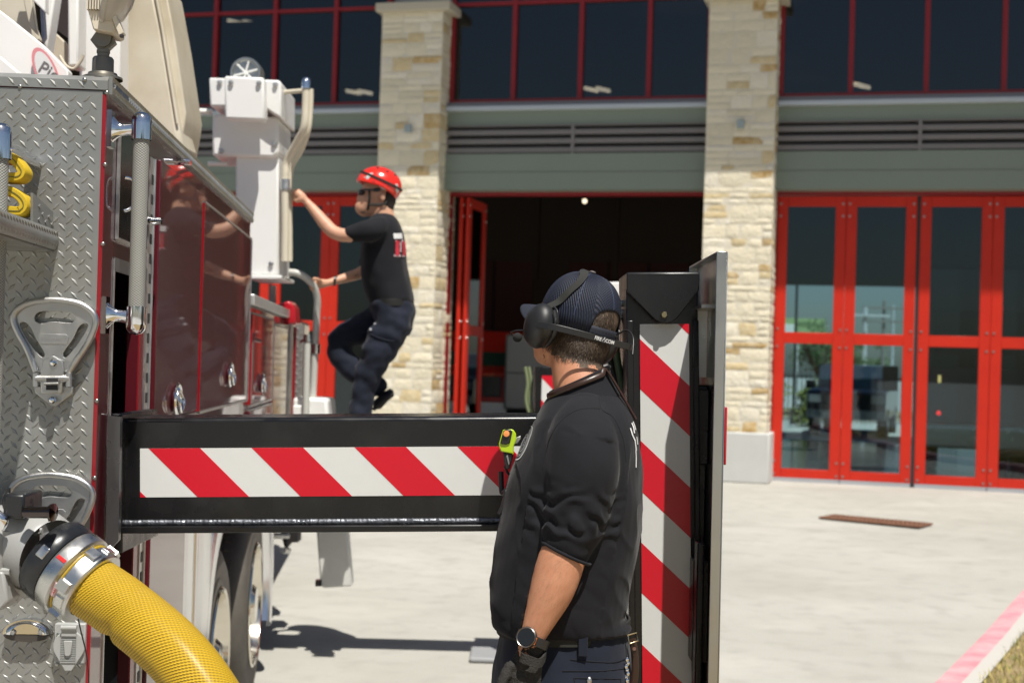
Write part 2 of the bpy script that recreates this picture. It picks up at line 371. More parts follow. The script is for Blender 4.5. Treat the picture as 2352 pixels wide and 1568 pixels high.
# ------------------------------------------------------------------ fire station
FS = thing('fire_station', None, 'cream limestone fire station with tall red framed bay doors and green metal bands', 'building', rot=BF.copy())
stone_m = mat('limestone', (.7, .6, .4), .9, vcol=True, bump=(22, .5, 8, .03), var=(9, .55, (.74, .66, .47)))
mortar = mat('mortar', (.66, .61, .5), .95, bump=(40, .4, 6, .01))
def pillar(x0, x1, ztop, zbase=.72, y0=-.65, y1=.25):
    g = MB(BF).usecol(); rn = random.Random(int(x0*100)+5)
    z = zbase
    def stone(ax, a0, a1, z0, z1, face):
        r_ = rn.random()
        base = Vector((.72, .655, .51)) if r_ < .6 else (Vector((.76, .71, .6)) if r_ < .80 else (Vector((.6, .47, .26)) if r_ < .95 else Vector((.45, .28, .09))))
        base = base*rn.uniform(.88, 1.08); g.c = tuple(base)
        nn = 4; pr = rn.uniform(.0, .028)
        def P(a, b, edge):
            q = a0+(a1-a0)*a; zz = z0+(z1-z0)*b
            ins = .002 if edge else .006+pr*.3
            nz = .009*noise.noise(Vector((q*9, zz*9, x0)))
            if face == 'front': return g.v((q, y0-ins-nz+.004, zz))
            return g.v((x1+ins+nz-.004, q, zz))
        V = [[P((i+(0 if i in (0, nn) else rn.uniform(-.25, .25)))/nn, (j+(0 if j in (0, nn) else rn.uniform(-.25, .25)))/nn, i in (0, nn) or j in (0, nn)) for j in range(nn+1)] for i in range(nn+1)]
        for i in range(nn):
            for j in range(nn): g.f([V[i][j], V[i+1][j], V[i+1][j+1], V[i][j+1]])
    while z < ztop-.02:
        h = rn.choice((.085, .12, .16, .2, .24)); h = min(h, ztop-z)
        if ztop-z-h < .06: h = ztop-z
        for face, s0, s1 in (('front', x0, x1), ('side', y0, y1)):
            q = s0
            while q < s1-.01:
                wd = rn.uniform(.18, .48); wd = min(wd, s1-q)
                if s1-q-wd < .1: wd = s1-q
                if h > .15 and rn.random() < .3:
                    stone(0, q+.006, q+wd-.006, z+.006, z+h/2-.005, face); stone(0, q+.006, q+wd-.006, z+h/2+.005, z+h-.006, face)
                else: stone(0, q+.006, q+wd-.006, z+.006, z+h-.006, face)
                q += wd
        z += h
    p = MB(BF).box(x0+.006, x1-.006, y0+.003, y1, 0, ztop).build('stone_pillar', mortar, FS)
    st = g.build('stone_facing', stone_m, p, smooth=50)
    MB(BF).box(x0-.05, x1+.05, y0-.07, y1, 0, zbase).build('pillar_plinth', mat('plinth_render', (.55, .55, .53), .9, var=(4, .4, (.47, .47, .45))), p, bevel=.02)
    MB(BF).box(x0-.07, x1+.13, y0-.12, y1, ztop, ztop+.13).build('capstone', mat('capstone', (.5, .46, .37), .9, bump=(30, .3, 6, .01)), p, bevel=.01)
    MB(BF).box((x0+x1)/2-.04, (x0+x1)/2+.06, y0-.11, y0-.02, 5.08, 5.2).build('wall_light', mat('light_box', (.32, .38, .4), .5), p, bevel=.01)
    return p
for k in range(-2, 2): pillar(-2.04+5.05*k, -1.04+5.05*k, 6.95)
green = mat('green_panel', (.21, .25, .205), .5, var=(1, .3, (.185, .22, .18)))
louv_m = mat('louver_metal', (.2, .185, .18), .5); silv = mat('sill_metal', (.45, .5, .56), .45)
dgl = glass('window_glass', (.1, .11, .13), .032, ior=1.5)
bay_glass = glass('bay_door_glass', (.64, .79, .84), .004)
seal = mat('seam_black', (.02, .02, .022), .6); hingem = mat('hinge_bolt', (.45, .4, .38), .35, metal=1)
def door_leaf(Fr, x0, x1, pin=True):
    """one tall red leaf with two panes; frame Fr, leaf in plane y=0"""
    st, yb, yf = .15, .0, .055
    g = MB(Fr); g.box(x0, x0+st, yb, yf, .06, 4.19); g.box(x1-st, x1, yb, yf, .06, 4.19)
    for a, b in ((.06, .19), (2.03, 2.19), (4.04, 4.19)): g.box(x0+st, x1-st, yb+.002, yf-.002, a, b)
    d = g.build('door_leaf', red_paint, FS, bevel=.004, seg=1)
    for a, b in ((.19, 2.03), (2.19, 4.04)): MB(Fr).box(x0+st, x1-st, .024, .03, a, b).build('pane', bay_glass, d)
    MB(Fr).box(x0+.005, x1-.005, -.012, .05, .0, .058).build('bottom_sweep', mat('sweep', (.5, .52, .56), .4, metal=.6), d)
    for zz in (.11, .3, 1.98, 2.24, 3.9, 4.08):
        for xx in ((x0+.045, x1-.045)): MB(Fr).lathe([(0, -.014), (.016, -.012), (.02, 0)], (xx, 0, zz), (0, 1, 0), 10).build('hinge_bolt', hingem, d, smooth=40)
    return d
for b in range(-2, 2):
    X = -1.04+5.05*b                        # left side of this bay
    L_, R_ = X, X+4.05
    y = .22
    # green header with seams
    h_ = MB(BF); h_.box(L_, R_, -.35, .02, 4.25, 4.8); 
    hd = h_.build('header_panel', green, FS)
    g = MB(BF); g.box(L_, R_, -.354, -.349, 4.52, 4.524); g.build('panel_seam', seal, hd)
    MB(BF).box(L_, R_, -.3, .02, 5.25, 5.46).build('upper_panel', green, FS)
    MB(BF).box(L_, R_, -.42, .1, 5.462, 5.53).build('sill_flashing', silv, FS, bevel=.01)
    MB(BF).box(L_, R_, -.33, .1, 5.532, 5.6).build('sill_step', mat('sill_dark', (.2, .2, .22), .5), FS)
    g = MB(BF); g.box(L_, R_, -.2, .02, 4.802, 5.248); lv = g.build('louver', mat('louver_back', (.05, .045, .04), .7), FS)
    g = MB(BF)
    for k in range(3):
        z0 = 4.82+.135*k
        g.prism([(-.33, z0), (-.33, z0+.07), (-.21, z0+.125), (-.21, z0+.085)], 0, L_, R_)
    g.box(L_+1.98, L_+2.03, -.34, -.2, 4.805, 5.245); g.box(L_, R_, -.33, -.2, 5.225, 5.247)
    g.build('louver_blades', louv_m, lv)
    # window band
    g = MB(BF); zt = 8.1
    g.box(L_, R_, -.24, -.12, 5.602, 5.66); g.box(L_, R_, -.24, -.12, 7.12, 7.17); g.box(L_, R_, -.24, -.12, zt, zt+.06)
    xs = [L_+.03, L_+1.02, L_+2.07, L_+3.12, R_-.03]
    for xx in xs: g.box(xx-.035, xx+.035, -.245, -.115, 5.661, zt-.001)
    wf = g.build('window_frame', red_mull, FS)
    for i in range(4):
        MB(BF).box(xs[i]+.035, xs[i+1]-.035, -.18, -.172, 5.66, 7.12).build('pane', dgl, wf)
        MB(BF).box(xs[i]+.035, xs[i+1]-.035, -.18, -.172, 7.17, zt).build('pane', dgl, wf)
    # door head in red and jambs
    g = MB(BF); g.box(L_, R_, -.05, .12, 4.2, 4.249); g.box(L_-.02, L_+.01, -.06, .12, 0, 4.2); g.box(R_-.01, R_+.02, -.06, .12, 0, 4.2)
    g.build('door_frame', red_mull, FS)
    if b != -1:
        x = L_+.015; wleaf = (R_-L_-.03-.05)/4
        for i in range(4):
            if i == 2: x += .05
            door_leaf(BF, x, x+wleaf-.004); x += wleaf
        MB(BF).box(L_+2.0, L_+2.05, .01, .05, .02, 4.19).build('centre_seal', seal, FS)
    else:
        for s_, x in ((1, L_+.17), (1, R_+.2)):
            for q in (0, 1):
                Fr = BF @ Matrix.Translation((x+s_*.11*q, .1, 0)) @ Matrix.Rotation(math.radians(90), 4, 'Z')
                door_leaf(Fr, .02, 1.0)
# interior shell
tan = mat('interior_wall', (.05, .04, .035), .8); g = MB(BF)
XL, XR = -14.0, 12.0
g.box(XL, XR, -.11, 13.3, 8.2, 8.4); g.box(XL-.2, XL, -.6, 13.3, 0, 8.2); g.box(XR, XR+.2, -.6, 13.3, 0, 8.2)
bays = [(-2.4, 3.05)]
g.box(XL, -2.4, 13, 13.3, 0, 8.2); g.box(-2.4, XR, 13, 13.3, 3.68, 8.2); g.box(3.05, XR, 13, 13.3, 0, 3.68)
for k in range(-14, 12, 2): g.box(k, k+.12, 12.9, 13, 3.69, 8.1)
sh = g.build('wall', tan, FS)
floorm = mat('bay_floor', (.16, .16, .165), .12, var=(3, .5, (.2, .2, .2)))
MB(BF).box(XL, XR, .07, 13.29, .003, .008).build('floor', floorm, FS)
crg = mat('corrugated', (.3, .34, .38), .5)
for k in range(-3, 3): MB(BF).box(-2.04+5.05*k, -1.04+5.05*k, -.1, .2, 6.9, 8.2).build('upper_wall', crg, FS)
MB(BF).box(XL-.8, XR+.8, -2.47, 14, 9.0, 9.25).build('roof', mat('roof_metal', (.3, .3, .3), .5), FS)
MB(BF).box(XL, XR, -.1, 13.3, 8.4, 8.99).build('parapet', green, FS)
rd_m = mat('rear_door_dark_red', (.055, .008, .008), .6)
for x0_ in (-12.0, -7.1):
    rdp = MB(BF).box(x0_, x0_+4.0, 12.93, 12.97, 0, 4.15).build('rear_door', rd_m, FS)
    for k in range(1, 4): MB(BF).box(x0_+k-.03, x0_+k+.03, 12.9, 12.93, 0, 4.15).build('stile', dark, rdp)
MB(BF).box(-3.05, -2.75, 12.85, 13, 0, 8).build('column', mat('grey_column', (.09, .09, .1), .6), FS)
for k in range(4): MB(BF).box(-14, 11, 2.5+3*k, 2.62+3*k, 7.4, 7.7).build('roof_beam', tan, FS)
q_ = hit(BF, 1343, 462, 1, 5.0); MB(BF).ell(q_, .045, n=10, m=6).build('ceiling_light', emis('bulb_glow', (1, .85, .6), 1.6), FS, smooth=60)
lm = emis('tube_glow', (1, .74, .4), 30)
for u, v in ((1162, 40), (1195, 40), (1358, 206), (1385, 206), (543, 52), (578, 54), (812, 212), (838, 212), (1836, 22), (1866, 22), (1972, 196), (1984, 198)):
    p = hit(BF, u, v, 1, 6.0)
    if p.z > 8.0: p = hit(BF, u, v, 2, 7.9)
    MB(BF).cyl((p.x-.09, p.y-.16, p.z), (p.x+.09, p.y+.16, p.z), .04, n=8).build('ceiling_light', lm, FS)
# ------------------------------------------------------------------ ladder truck
_t0 = at(258, 190, 3.4)
TF = frame((_t0.x, _t0.y, 0), math.atan(246/F), .006)
TR = thing('ladder_truck', None, 'maroon ladder fire truck with diamond plate rear, black outriggers and white ladder controls', 'fire truck', rot=TF.copy())
def R(u, v, y=0): return hit(TF, u, v, 1, y)
def S(u, v, x=0): return hit(TF, u, v, 0, x)
ZT = 2.258
tread = mat('tread_plate', (.33, .335, .325), .36, metal=.5, spec=.55, rvar=(9, .27, .42), var=(6, .7, (.25, .245, .215)), bump=(500, .05, 3, .001))
black_gloss = mat('black_gloss_panel', (.015, .016, .016), .12, spec=.6, bump=(300, .05, 2, .001))
red_edge = mat('red_edge', (.26, .005, .012), .35, coat=.3)
# body: shell around an open rear side compartment
g = MB(TF)
g.box(-2.4, -.008, .004, 3.19, ZT-.04, ZT-.006); g.box(-2.4, -2.36, .004, 3.19, .5, ZT-.04)
g.box(-.03, 0, .004, .135, .5, ZT-.041); g.box(-.03, 0, .136, .50, 1.835, ZT-.041); g.box(-.03, 0, .5, .60, .5, ZT-.041)
g.box(-.03, 0, .6, 1.9, .42, ZT-.041); g.box(-.03, 0, 1.9, 3.19, 1.0, ZT-.041)
g.box(-2.4, 0, 3.16, 3.2, 1.0, ZT-.041)
g.box(-2.4, 0, 3.2, 5.72, .85, 1.83); g.box(-2.36, -.6, .3, 3.1, .5, .54); g.box(-.62, -.6, .02, 3.0, .5, 2.1)
body = g.build('body', maroon, TR)
MB(TF).box(-.6, -.04, .03, .62, .46, .5).build('compartment_floor', dark, body)
# rear tread plate, its top trim and screws
pl = MB(TF); pl.box(-2.4, -.008, -.003, .003, .42, ZT-.037)
pl.diamonds((-1.6, -.003, .42), (1, 0, 0), (0, 0, 1), 1.592, ZT-.04-.42, o=(.012, .01))
plate = pl.build('rear_tread_plate', tread, TR)
g = MB(TF); g.prism([(-.006, ZT-.034), (-.006, ZT-.012), (.004, ZT-.001), (.03, ZT), (.03, ZT-.03)], 0, -2.4, .004)
g.diamonds((-1.6, -.006, ZT-.034), (1, 0, 0), (0, 0, 1), 1.6, .026, o=(.014, .012))
g.build('rear_top_trim', tread, TR)
g = MB(TF); g.box(-.06, .013, .004, 3.2, ZT-.043, ZT)
g.diamonds((.013, .004, ZT-.042), (0, 1, 0), (0, 0, 1), 3.19, .042, p=.026, ln=.024, wd=.010, h=.004, o=(.01, .01))
g.diamonds((-.06, 3.19, ZT), (0, -1, 0), (1, 0, 0), 3.19, .073, p=.03, h=.002, o=(.01, .01))
g.build('side_top_trim', tread, TR)
MB(TF).box(-.0075, .0015, -.004, .003, .42, ZT-.045).build('red_corner_edge', red_edge, TR)
scr = mat('screw_metal', (.4, .4, .38), .3, metal=1)
for u, v in ((46, 199), (245, 213), (195, 184), (241, 378), (236, 560), (222, 920), (217, 1097), (4, 392)):
    p = R(u, v, -.004)
    if u == 195: p.y = -.007
    MB(TF).lathe([(0, -.0035), (.003, -.0035), (.0052, -.0015), (.0056, 0)], p, (0, 1, 0), 10).build('screw', scr, plate, smooth=50)
# side: trims, black window, hinge, doors
MB(TF).box(.0, .004, .138, .146, .5, 1.83).build('opening_trim', alu, body)
wn = MB(TF).box(.001, .006, .15, .56, 1.885, 2.165).build('black_panel', black_gloss, TR, bevel=.002)
g = MB(TF)
for a in ((.142, .15, 1.88, 2.17), (.15, .56, 1.876, 1.884)): g.box(.001, .009, *a)
g.build('panel_trim', alu, wn)
g = MB(TF); g.tube(smoothpath([(.012, .19, 2.04), (.03, .2, 2.03), (.03, .2, 1.97), (.012, .19, 1.955)], 5), .0045, 8); g.build('latch', chrome, wn, smooth=60)
MB(TF).box(.0, .004, .14, .58, 1.80, 1.834).build('grey_strip', mat('grey_strip', (.12, .12, .12), .35), TR)
MB(TF).box(.0, .003, .505, .56, .5, 1.83).build('red_post', red_edge, TR)
hg = MB(TF); hg.box(.0, .004, .592, .655, .42, 2.15)
hgo = hg.build('piano_hinge', alu, TR)
g = MB(TF)
z = .45
while z < 2.13: g.box(.004, .0056, .61, .636, z, z+.028); z += .056
g.build('hinge_slots', seal, hgo)
g = MB(TF); g.cyl((.006, .648, .42), (.006, .648, 2.15), .004, n=8); g.build('hinge_pin', alu, hgo, smooth=60)
def side_door(y0, y1, z0, z1, hy=None, hz=None, edge=False, th=.016, trim=True):
    d = MB(TF).box(.001, th, y0, y1, z0, z1).build('compartment_door', maroon, TR, bevel=.003)
    if edge: MB(TF).box(.001, th+.001, y0-.012, y0-.001, z0, z1).build('red_edge', red_edge, d)
    if trim:
        g = MB(TF); g.box(.001, th+.002, y0, y1, z0-.009, z0-.001); g.box(.001, th+.002, y0, y1, z1+.001, z1+.008); g.box(.001, th+.003, y1+.001, y1+.012, z0, z1)
        g.build('door_trim', alu, d)
    if hy:
        h = MB(TF)
        prof = [(.0, -.002), (.05, .0), (.062, .006), (.066, .012), (.058, .017), (.048, .012), (.04, .004), (0, .003)]
        M = Matrix.Translation((th, hy, hz)) @ Matrix.Diagonal((1, 1.05, .78, 1))
        h.F = TF @ M; h.lathe(prof, (0, 0, 0), (1, 0, 0), 24)
        h.F = TF; h.tube(smoothpath([(th+.012, hy-.03, hz+.028), (th+.024, hy-.045, hz-.01), (th+.024, hy, hz-.04), (th+.024, hy+.045, hz-.01), (th+.012, hy+.03, hz+.028)], 5), .0045, 8)
        h.build('door_handle', chrome, d, smooth=50)
    return d
side_door(.69, 1.54, 1.405, 2.155, 1.04, 1.458, trim=False)
side_door(1.60, 3.13, 1.40, 2.13, 2.39, 1.52, edge=True)
side_door(.69, 1.54, .45, 1.385, trim=False)
side_door(3.27, 4.35, 1.37, 1.795, 3.72, 1.463, edge=True)
side_door(4.42, 5.3, 1.0, 1.77)
side_door(3.27, 4.35, 1.0, 1.34)
for (u, v) in ((420, 372), (352, 508)):
    p = S(u, v, .017); MB(TF).cyl((0, p.y, p.z), (.04, p.y, p.z), .011, n=12).build('door_stop', chrome, body, smooth=60)
g = MB(TF); g.box(-.001, .008, .655, 3.2, 1.387, 1.396); g.build('belt_trim', alu, body)
MB(TF).box(-.06, .03, 3.2, 6.0, 1.835, 1.885).build('front_side_rail', mat('rail_alu', (.6, .6, .58), .4, metal=.6), TR, bevel=.005)
MB(TF).box(.001, .022, 5.42, 5.66, .9, 1.79).build('sill_column', galv, TR, bevel=.004)
MB(TF).box(-.5, -.02, 5.72, 6.1, .6, 1.83).build('front_compartment', dark, TR)
g = MB(TF); g.box(.0, .05, 6.1, 6.25, .75, 1.82); g.diamonds((.0, 6.1, .75), (1, 0, 0), (0, 0, 1), .05, 1.07, o=(.012, .02), p=.06, ln=.045, wd=.016, h=.004); g.build('front_tread_post', tread, TR)
MB(TF).box(-.03, .012, 6.0, 6.099, .75, 1.8).build('red_post', red_edge, TR)
MB(TF).box(-2.2, -.1, 6.3, 9.0, .8, 1.9).build('cab', maroon, TR, bevel=.03)
# chassis and wheels
MB(TF).box(-2.1, -.35, .6, 8.6, .35, .8).build('chassis', dark, TR)
tyre_m = mat('tyre_rubber', (.085, .076, .066), .75, bump=(80, .3, 5, .004), var=(8, .6, (.14, .125, .10)))
rim_m = mat('polished_rim', (.72, .68, .6), .16, metal=1)
ZW = .3
def wheel(y, x=-.02):
    c = (x, y, ZW)
    t = MB(TF).lathe([(.305, -.02), (.325, .0), (.36, -.012), (.43, -.0), (.475, -.018), (.495, -.045), (.5, -.07), (.5, -.24), (.47, -.29), (.33, -.29)], c, (1, 0, 0), 64).build('tyre', tyre_m, None, smooth=40)
    g = MB(TF).lathe([(.322, .004), (.314, .012), (.302, .006), (.296, -.03), (.28, -.1), (.2, -.12), (.15, -.10), (.11, -.09), (.105, -.01), (.085, .01), (0, .012)], c, (1, 0, 0), 48)
    for k in range(10):
        a = k*.628; g.cyl((x-.11, y+.135*math.cos(a), ZW+.135*math.sin(a)), (x-.075, y+.135*math.cos(a), ZW+.135*math.sin(a)), .014, n=6)
    r = g.build('rim', rim_m, None, smooth=40)
    h = MB(TF)
    for k in range(60):
        a = k*math.tau/60
        for q in (-.1, -.16, -.22): 
            h.F = TF @ Matrix.Translation((x+q, y, ZW)) @ Matrix.Rotation(a, 4, 'X'); h.box(-.022, .022, -.012, .012, .498, .507)
    tr = h.build('tread_blocks', tyre_m, None)
    w_ = thing('wheel', None, None, None, rot=Matrix()); w_.parent = TR; w_.matrix_basis = Matrix.Translation(c)
    for o in (t, r, tr): o.data.transform(abs_mat(w_).inverted()); o.parent = w_
for y in (2.62, 4.08): wheel(y)
# polished fender flare round the tandem axle
g = MB(TF)
def fend(a, b):
    R0 = .57; prof = [(-.02, R0+.16), (.004, R0+.155), (.014, R0+.12), (.016, R0+.06), (.012, R0+.02), (.0, R0), (-.17, R0-.01)]
    t = a*(len(prof)-1); i = min(int(t), len(prof)-2); q = t-i
    x = lerp(prof[i][0], prof[i+1][0], q); r = lerp(prof[i][1], prof[i+1][1], q)
    s_ = b*3.0
    if s_ < 1: an = math.pi*1.12-(math.pi*.62)*s_; return (x, 2.62+r*math.cos(an), ZW+.03+r*math.sin(an))
    if s_ < 2: return (x, 2.62+1.46*(s_-1), ZW+.05+r)
    an = math.pi*.5-(math.pi*.62)*(s_-2); return (x, 4.08+r*math.cos(an), ZW+.03+r*math.sin(an))
g.grid(fend, 24, 72); g.build('fender', mat('polished_alu', (.8, .8, .82), .2, metal=1), TR, smooth=60)
g = MB(TF)      # polished rear panel of the wheel arch, bulging outwards
FP = ((1.24, -.002), (1.3, .012), (1.4, .022), (1.5, .024), (1.512, .014), (1.524, .026), (1.62, .038), (1.75, .04), (1.86, .026), (1.93, .006), (1.95, -.01))
def fpan(a, b_):
    t = a*(len(FP)-1); i = min(int(t), len(FP)-2); q = t-i; z = lerp(.28, 1.12, b_)
    y = lerp(FP[i][0], FP[i+1][0], q); cut = (2.62-math.sqrt(max(0, .64**2-(z-ZW-.03)**2))) if abs(z-ZW-.03) < .64 else 2.4
    k_ = a**2; return (lerp(FP[i][1], FP[i+1][1], q), y+(min(cut, 2.12)-1.97)*k_, z)
g.grid(fpan, 40, 14); g.build('fender_panel', bpy.data.materials['polished_alu'], TR, smooth=50)
g = MB(TF)
for k in range(6):
    g.tube([(.02-.3*(k % 2), 5.3+.02*k, .42+.085*k), (.02-.05*k*.2, 5.75+.03*k, .36+.09*k)], .02, 8)
g.build('step_brackets', cast, TR, smooth=60)
# hand rails
rubgrip = mat('knurled_grip', (.36, .36, .33), .55); 
def handrail(x, y, zt, zb, r=.0195, tgt=.0, name='handrail', yb=None):
    g = MB(TF); g.tube([(x, y, zb+(zt-zb)*i/20) for i in range(21)], r, 24, uv=True, cap=False)
    h = g.build(name, rubgrip, TR, smooth=60)
    for zz, sg in ((zt, 1), (zb, -1)):
        k = MB(TF); prof = [(r+.0045, -.045*sg), (r+.005, -.005*sg), (r+.004, .01*sg), (r*.75, .02*sg), (.0, .024*sg)]
        k.lathe([(p[0], p[1]) for p in prof], (x, y, zz), (0, 0, 1), 24)
        k.tube(smoothpath([(x-.006, y, zz-.016*sg), (x-.03, y, zz-.02*sg), (tgt+.022, y, zz-.022*sg), (tgt+.004, y, zz-.022*sg)], 5), [.02, .019, .018, .0165, .016, .0155, .015, .015, .0155, .016, .0175, .02, .024, .028, .032, .034][:16], 14, flat=.55)
        k.box(tgt, tgt+.006, y-.02, y+.024, zz-.022*sg-.045, zz-.022*sg+.045)
        k.build('rail_bracket', chrome, h, smooth=45)
    return h
uvpattern(rubgrip, 'cross', 14, 160, .8, .0012, dark=(.2, .2, .18))
_a = R(326, 268, .06); _b = R(320, 758, .06)
handrail(_a.x, .06, _a.z-.012, _b.z+.012)
_a = R(2, 300, -.3); _b = R(2, 1650, -.3)
g = MB(TF); g.tube([(_a.x, -.3, _b.z+(_a.z-_b.z)*i/30) for i in range(31)], .0185, 24, uv=True, cap=False); hr = g.build('handrail', rubgrip, TR, smooth=60)
k = MB(TF).lathe([(.024, -.062), (.0245, -.01), (.022, .006), (.014, .014), (0, .017)], _a, (0, 0, 1), 24)
k.tube([(_a.x, -.3, _a.z-.03), (_a.x, -.003, _a.z-.03)], .016, 14); k.lathe([(.003, 0), (.004, .004), (0, .006)], (_a.x+.023, -.3, _a.z-.04), (1, 0, 0), 8); k.build('rail_bracket', chrome, hr, smooth=45)
# hose tray on the rear with a tread-plate side wall
xs = -.115; q = [S(*p, xs) for p in ((141, 536), (139, 503), (76, 443), (76, 515), (30, 496), (-60, 478), (16, 497))]
g = MB(TF); g.prism([(p.y, p.z) for p in (q[0], q[1], q[2], q[3])], 0, xs-.006, xs)
for t_ in range(7):
    for s_ in range(4):
        yy = q[1].y-.02-.03*t_; zz = q[0].z+.012+.03*s_+(.015 if t_ % 2 else 0)
        if zz < q[1].z+(q[2].z-q[1].z)*(q[1].y-yy)/(q[1].y-q[2].y)-.012: g.prism([(yy-.011, zz), (yy, zz+.006), (yy+.011, zz), (yy, zz-.006)], 0, xs, xs+.0018)
g.diamonds((xs, -.5, 1.7), (0, 1, 0), (0, 0, 1), .5, .5, o=(.01, .01)) if False else None
tr_ = g.build('tray_side', tread, TR)
y0, y1 = q[5].y, q[0].y; zf = q[0].z
def band(a, b):
    t = math.pi*.9*b; return (xs+.012*math.sin(t)+.003, lerp(y0, y1+.003, a), zf+.002 - .05*b)
g = MB(TF); g.grid(band, 60, 8); g.diamonds((xs+.011, y0, zf-.046), (0, 1, 0), (0, 0, 1), y1-y0, .044, p=.0235, ln=.02, wd=.008, h=.003, o=(.006, .011))
g.build('tray_roll', tread, tr_, smooth=40)
MB(TF).box(-1.5, xs+.002, y0, -.004, zf-.052, zf-.004).build('tray_floor', tread, TR)
yel = mat('yellow_hose_jacket', (.62, .42, .01), .7, bump=(300, .2, 3, .001), var=(20, .4, (.5, .36, .03)))
org = mat('orange_edge', (.7, .16, .02), .7)
def flat_hose(zc, off, lab, shape):
    T_ = thing('folded_hose', TF @ Vector((xs-.1, -.22, zc)), lab, 'hose', 'flat yellow hoses folded in the tray')
    def loop(du):
        pts = []
        for u, v in shape: pts.append((u, v))
        return pts
    g = MB(TF); top = R(0, off, -.2)
    sc = (3.2)/F
    path = smoothpath([(top.x+p[0]*sc, 0, top.z-p[1]*sc) for p in loop(0)], 8)
    m = len(path); V = []
    for i in range(m):
        t = (path[min(i+1, m-1)]-path[max(i-1, 0)]).normalized(); n_ = Vector((t.z, 0, -t.x))
        p = path[i]
        V.append([g.v((p.x+n_.x*d, yy, p.z+n_.z*d)) for d, yy in ((.0095, -.21), (.0115, -.203), (.0115, -.15), (-.0095, -.15), (-.0095, -.205), (-.007, -.21))])
    for i in range(m-1):
        for k in range(6): g.f([V[i][k], V[i][(k+1) % 6], V[i+1][(k+1) % 6], V[i+1][k]])
    j = g.build('hose_jacket', yel, T_, smooth=50)
    g = MB(TF)
    V = []
    for i in range(m):
        t = (path[min(i+1, m-1)]-path[max(i-1, 0)]).normalized(); n_ = Vector((t.z, 0, -t.x)); p = path[i]
        V.append([g.v((p.x+n_.x*d, yy, p.z+n_.z*d)) for d, yy in ((.0125, -.165), (.0125, -.148), (.0112, -.148), (.0112, -.165))])
    for i in range(m-1):
        for k in range(4): g.f([V[i][k], V[i][(k+1) % 4], V[i+1][(k+1) % 4], V[i+1][k]])
    g.build('edge_stripe', org, T_)
    g = MB(TF); V = []
    for i in range(m):
        t = (path[min(i+1, m-1)]-path[max(i-1, 0)]).normalized(); n_ = Vector((t.z, 0, -t.x)); p = path[i]
        V.append([g.v((p.x+n_.x*d, yy, p.z+n_.z*d)) for d, yy in ((.0018, -.2115), (-.0002, -.2115), (-.0002, -.209), (.0018, -.209))])
    for i in range(m-1):
        for k in range(4): g.f([V[i][k], V[i][(k+1) % 4], V[i+1][(k+1) % 4], V[i+1][k]])
    g.build('fold_line', mat('fold_seam_line', (.16, .14, .03), .8), T_)  # dark seam between the layers of the folded hose
flat_hose(2.1, 360, 'upper fold of the flat yellow hose above the tread plate tray', ((-420, -6), (-60, -4), (0, -1), (28, 3), (46, 21), (52, 35), (42, 46), (12, 47), (-60, 45), (-420, 42)))
flat_hose(1.98, 434, 'lower fold of the flat yellow hose lying on the tread plate tray', ((-420, -6), (-60, -6), (0, -2), (30, 6), (50, 20), (57, 36), (51, 47), (34, 51), (-60, 46), (-420, 44)))
# folding steps on the rear plate
def sheet(name, splines, Fr, th, m, parent, bev=.0, smooth=None):
    """flat plate with holes: splines = closed outlines (first outer), in frame Fr xy, thickness th"""
    c = bpy.data.curves.new(name, 'CURVE'); c.dimensions = '2D'; c.fill_mode = 'BOTH'; c.extrude = th/2; c.bevel_depth = bev; c.bevel_resolution = 1
    for sp in splines:
        s_ = c.splines.new('POLY'); s_.points.add(len(sp)-1); s_.use_cyclic_u = True
        for p, q in zip(s_.points, sp): p.co = (q[0], q[1], 0, 1)
    o = bpy.data.objects.new(name+'_tmp', c); COL.objects.link(o); dg = bpy.context.evaluated_depsgraph_get(); dg.update()
    me = bpy.data.meshes.new_from_object(o.evaluated_get(dg)); bpy.data.objects.remove(o); bpy.data.curves.remove(c)
    me.transform(Fr); me.transform(abs_mat(parent).inverted()); me.materials.clear(); me.materials.append(m)
    if smooth: me.polygons.foreach_set('use_smooth', [True]*len(me.polygons)); me.set_sharp_from_angle(angle=math.radians(smooth))
    ob = bpy.data.objects.new(name, me); COL.objects.link(ob); ob.parent = parent
    return ob
